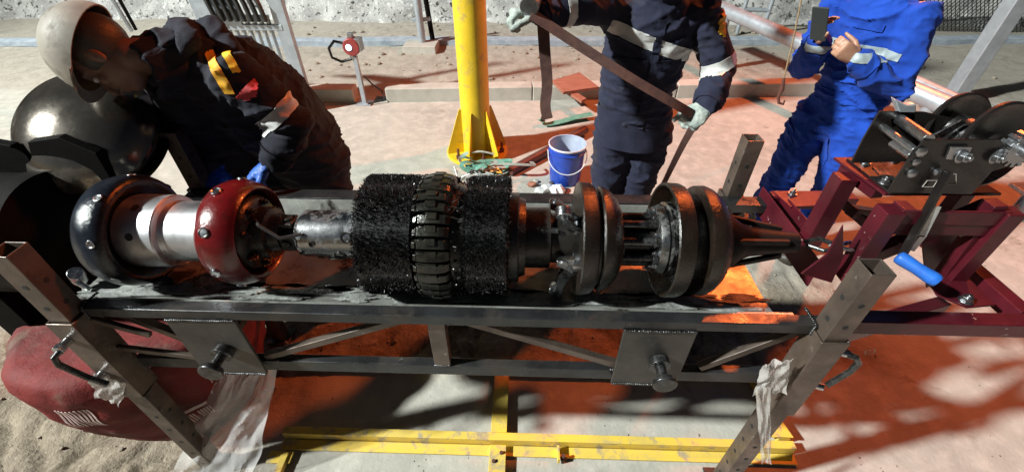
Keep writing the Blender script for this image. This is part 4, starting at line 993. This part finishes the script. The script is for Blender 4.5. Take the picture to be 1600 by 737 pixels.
# man bending over the tray at the left, turned away to the left
f1 = V((-.85, -.5, 0)).normalized()
J1 = dict(extra=[([at(262, 92, y=1.48), at(285, 135, y=1.52), at(318, 190, y=1.58), at(372, 262, y=1.68), at(430, 300, y=1.75)], [.085, .105, .115, .12, .12])], base=(-1.0, 1.84, 0), bulk=1.28, pelvis=(-1.01, 1.78, .95), waist=(-1.02, 1.70, 1.12), chest=(-1.08, 1.58, 1.33), neck=(-1.175, 1.48, 1.45),
          head=at(168, 88, y=1.38), up=(-.88, -.12, .40), face=(-.40, -.40, -1), sdir=(.55, -.80, -.05),
          shL=(-.965, 1.43, 1.40), elL=(-.825, 1.45, 1.205), wrL=(-.94, 1.405, 1.085), shR=(-1.20, 1.64, 1.40), elR=at(268, 178, y=1.60), wrR=at(335, 262, y=1.50),
          hpL=(-.92, 1.74, .93), knL=(-.95, 1.72, .50), anL=(-.93, 1.76, .09), hpR=(-1.05, 1.90, .93), knR=(-1.10, 1.90, .50), anR=(-1.06, 1.95, .09),
          handL=dict(s=1.12, d=(-.62, -.10, -.42), pn=(.1, -.1, -.9), side=(0, -.8, 0), curls=(.45, .5, .55, .6), glove=GLOVEB),
          handR=dict(d=(.1, -.6, -.35), pn=(0, .2, -.9), side=(.8, 0, 0), curls=(.4, .5, .5, .6), glove=GLOVEB))
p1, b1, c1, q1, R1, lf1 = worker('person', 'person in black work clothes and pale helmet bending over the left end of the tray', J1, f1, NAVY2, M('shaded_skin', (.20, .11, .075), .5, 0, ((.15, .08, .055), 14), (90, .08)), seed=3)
eyes(q1, R1, b1); helmet(q1, R1, p1, HELM, True, .97)
m = MB()
hr = link('hair', (lambda mm: mm)(MB().ball(q1(0, -.022, .028), (.083, .096, .085), R1, 24, 14).mesh('hair')), LEATH, p1, 0, 60)
# hood of the jacket bunched behind the neck
hm = MB(); nb = V(J1['neck'])
hm.limb([nb+V((-.06, .10, .03)), nb+V((.02, .05, .055)), nb+V((.09, -.03, .045))], [(.04, .03), (.055, .034), (.04, .03)], n=16)
hm.limb([nb+V((-.02, .12, .0)), nb+V((.08, .08, .02)), nb+V((.17, .02, -.02))], [(.055, .04), (.085, .045), (.06, .04)], n=16)
hm.lathe(nb+V((-.0, -.0, -.03)), q1(0, -.02, -.09)-nb, [(0, .095), (.05, .095), (.11, .088), (.115, .075), (.05, .06), (0, .06)], 28)
link('hood', fuse(hm, .009, 'hood', 4, .014, 12, 5), NAVY2, p1, 0, 60)
def arm_band(cl, J, a, b_, t, half, name, mat, par, rmax=.12, off=.004, extra=None):
    A, B = V(J[a]), V(J[b_]); P = A.lerp(B, t); d = (B-A).normalized()
    return band(cl, P, d, half, name, mat, par, off, lambda c: (c-P).length < rmax and (not extra or extra(c)))
arm_band(c1, J1, 'shL', 'elL', .70, .024, 'reflective_stripe', REFL, p1, .105)
sL = V(J1['shL'])
arm_band(c1, J1, 'shL', 'elL', .36, .040, 'badge', REDT, p1, .13, .006, lambda c: (c-(sL.lerp(V(J1['elL']), .36)+V((.0, -.06, .05)))).length < .042)
band(c1, sL+V((-.045, .0, .0)), V((.75, .5, .15)), .014, 'shoulder_stripe', ORNG, p1, .005, lambda c: (c-sL).length < .105 and c.z > 1.36)
band(c1, sL+V((-.005, .03, .0)), V((.75, .5, .15)), .012, 'shoulder_stripe', YELT, p1, .005, lambda c: (c-sL).length < .10 and c.z > 1.42)

# man in the middle handling the brown strap
f2 = V((-.12, -1, 0)).normalized()
J2 = dict(base=(.60, 2.2, 0), pelvis=(.585, 2.20, .90), waist=(.555, 2.17, 1.06), chest=(.56, 2.12, 1.33), neck=(.565, 2.07, 1.535),
          head=(.53, 1.99, 1.68), up=(-.05, -.25, 1), face=(-.2, -1, -.45), sdir=(1, -.12, -.06),
          shL=(.765, 2.08, 1.46), elL=(.885, 2.03, 1.22), wrL=(.80, 1.87, 1.125), shR=(.365, 2.10, 1.47), elR=(.225, 1.96, 1.50), wrR=(.045, 1.83, 1.50),
          hpL=(.68, 2.19, .88), knL=(.665, 2.18, .48), anL=(.69, 2.24, .09), hpR=(.50, 2.21, .88), knR=(.495, 2.20, .48), anR=(.47, 2.27, .09),
          handL=dict(d=(-.55, -.35, -.35), pn=(-.2, .3, -1), side=(-.5, .8, .3), curls=(1.2, 1.25, 1.3, 1.3), glove=GLOVEG, s=1.12),
          handR=dict(d=(-.9, -.2, .1), pn=(-.1, -.3, -1), side=(0, -.9, .2), curls=(1.1, 1.15, 1.2, 1.2), glove=GLOVEG, s=1.08))
p2, b2_, c2, q2, R2, lf2 = worker('person', 'person in navy coverall with pale stripes pulling a brown strap with both hands', J2, f2, NAVY, seed=8)
eyes(q2, R2, b2_); helmet(q2, R2, p2, M('orange_helmet', (.6, .22, .03), .35), True)
band(c2, V((.57, 2.1, 1.345)), V((.33, 0, 1)), .028, 'chest_stripe', REFL, p2, .004, lambda c: .36 < c.x < .765 and c.y < 2.16)
arm_band(c2, J2, 'shL', 'elL', .86, .026, 'sleeve_stripe', REFL, p2, .115)
arm_band(c2, J2, 'elR', 'wrR', .42, .020, 'sleeve_stripe', REFL, p2, .10)
band(c2, V(J2['shL'])+V((.04, -.02, 0)), V((1, 0, .2)), .03, 'shoulder_patch', ORNG, p2, .005, lambda c: (c-(V(J2['shL'])+V((.075, -.03, -.045)))).length < .062)
# hem of the jacket: a loose skirt of cloth over the trousers
def tube_skirt(top, bot, a, b_, par, mat, name='jacket_hem', seed=0):
    rows = []; n = 72
    for i in range(14):
        u = i/13; r = []
        for k in range(n+1):
            q = 2*math.pi*k/n; qq = q if k < n else 0; w_ = 1+.035*u*math.sin(5*qq+seed)+.02*noise.noise(V((math.cos(qq)*3, math.sin(qq)*3, u*3+seed)))*2
            c = V(top).lerp(V(bot), u); r.append(c+V((math.cos(qq)*(a+.012*u)*w_, math.sin(qq)*(b_+.014*u)*w_, math.sin(u*9+qq*2)*.004)))
        rows.append(r)
    return MB().sheet(rows, .002).build(name, mat, par, 0, 70)
tube_skirt((.570, 2.19, 1.0), (.60, 2.205, .80), .188, .148, p2, NAVY, seed=2)

# man in blue at the right looking at a phone
f3 = V((-.80, -.60, 0)).normalized()
J3 = dict(bulk=.92, base=(1.73, 2.32, 0), pelvis=(1.715, 2.30, .93), waist=(1.715, 2.30, 1.08), chest=(1.665, 2.29, 1.335), neck=(1.635, 2.27, 1.53),
          head=(1.57, 2.22, 1.68), up=(-.28, -.2, 1), face=(-.8, -.6, -.7), sdir=(.6, -.8, 0),
          shL=(1.725, 2.15, 1.445), elL=(1.725, 2.05, 1.135), wrL=(1.490, 2.07, 1.275), shR=(1.54, 2.43, 1.455), elR=(1.46, 2.36, 1.13), wrR=(1.375, 2.20, 1.31),
          hpL=(1.765, 2.215, .90), knL=(1.80, 2.19, .48), anL=(1.83, 2.22, .09), hpR=(1.66, 2.38, .90), knR=(1.635, 2.42, .48), anR=(1.66, 2.50, .09),
          handL=dict(d=(-.9, .0, .45), pn=(-.3, .7, .2), side=(-.2, .1, 1), curls=(.85, .95, 1.0, 1.1), thumb=.9),
          handR=dict(d=(-.35, -.25, .85), pn=(.4, -.6, .3), side=(-.5, -.6, 0), curls=(.5, .55, .6, .65)))
p3, b3, c3, q3, R3, lf3 = worker('person', 'person in royal blue coverall standing at the right and looking at a phone', J3, f3, BLUEC, seed=13, fold=.020)
eyes(q3, R3, b3); helmet(q3, R3, p3, M('white_helmet', (.7, .7, .68), .35), True)
band(c3, V((1.66, 2.18, 1.285)), V((.0, 0, 1)), .017, 'chest_stripe', M('dull_tape', (.34, .40, .42), .5, 0, ((.28, .33, .35), 30)), p3, .004, lambda c: (c-V((1.72, 2.30, 1.285))).dot(f3) > .03 and abs((c-V((1.72, 2.30, 1.285))).dot(lf3)) < .17)
ph = thing('mobile_phone', 'dark mobile phone held in the hands of the man in blue', 'phone', at(1276, 30, y=2.12))
pc_ = at(1280, 38, y=2.13); um = V((-.35, -.1, .9)).normalized(); fm = V((.5, .35, .45)); fm = (fm-um*fm.dot(um)).normalized(); Rm = Matrix((fm.cross(um), fm, um)).transposed()
MB().box(pc_, (.072, .009, .15), Rm).build('case', M('phone_case', (.03, .035, .035), .3), ph, .004)
MB().box(pc_+fm*.0052, (.064, .001, .136), Rm).build('screen', M('phone_screen', (.02, .025, .025), .08), ph)
# pockets, cuffs and seams sewn on the work clothes
def patch(cl, c, n, w_, h_, mat, par, name='pocket', off=.006):
    c = V(c); n = V(n).normalized(); sd = V((0, 0, 1)).cross(n).normalized()
    return band(cl, c, (0, 0, 1), h_/2, name, mat, par, off, lambda q: abs((q-c).dot(sd)) < w_/2 and (q-c).dot(n) > -.03)
patch(c3, V((1.72, 2.25, .74)), -lf3, .15, .16, BLUEC, p3); patch(c3, V((1.72, 2.25, .80)), -lf3, .16, .035, BLUEC, p3, 'pocket_flap', .011)
patch(c3, V((1.60, 2.22, 1.38)), f3, .12, .03, BLUEC, p3, 'pocket_flap', .008)
patch(c2, V((.49, 2.05, 1.22)), f2, .11, .13, NAVY, p2); patch(c2, V((.64, 2.05, 1.22)), f2, .11, .13, NAVY, p2)
patch(c2, V((.575, 2.05, 1.15)), f2, .030, .60, NAVY, p2, 'placket', .006)
for (cc, JJ, pp_, mm) in ((c1, J1, p1, NAVY2), (c2, J2, p2, NAVY), (c3, J3, p3, BLUEC)):
    for s_ in ('L', 'R'): arm_band(cc, JJ, 'el'+s_, 'wr'+s_, .82, .022, 'cuff', mm, pp_, .075, .006)
band(c3, V((1.715, 2.30, 1.03)), (0.05, 0, 1), .020, 'waistband', BLUEC, p3, .006, lambda q: (V((q.x, q.y, 0))-V((1.715, 2.30, 0))).length < .21)
# brown strap pulled between the hands of the middle man
h1 = at(830, 22, y=1.75); h2 = at(1085, 180, y=1.83)
st = thing('brown_strap', 'long brown webbing strap pulled taut between the hands of the middle worker', 'strap', h1)
ribbon([h1, at(900, 68, y=1.76), at(985, 122, y=1.76), at(1050, 160, y=1.78), h2], .040, BROWNS, 'taut_run', st, up=(.2, -.8, .55))
ribbon([at(848, 24, y=1.80), at(851, 80, y=1.82), at(855, 130, y=1.83), at(852, 165, y=1.83), at(856, 186, y=1.83)], .046, BROWNS, 'hanging_end', st, up=(0, -1, .1))
ribbon([at(1084, 196, y=1.82), at(1066, 228, y=1.80), at(1045, 270, y=1.76), at(1026, 310, y=1.70), at(1015, 340, y=1.66)], .035, BROWNS, 'lower_run', st, up=lambda u: (math.sin(u*1.2), -1, .3))
c = at(835, 8, y=1.79); m = MB(); m.cyl(c+V((-.02, -.04, .0)), c+V((-.005, .04, .02)), .036, n=28); m.build('buckle', ZINC, st, .004)
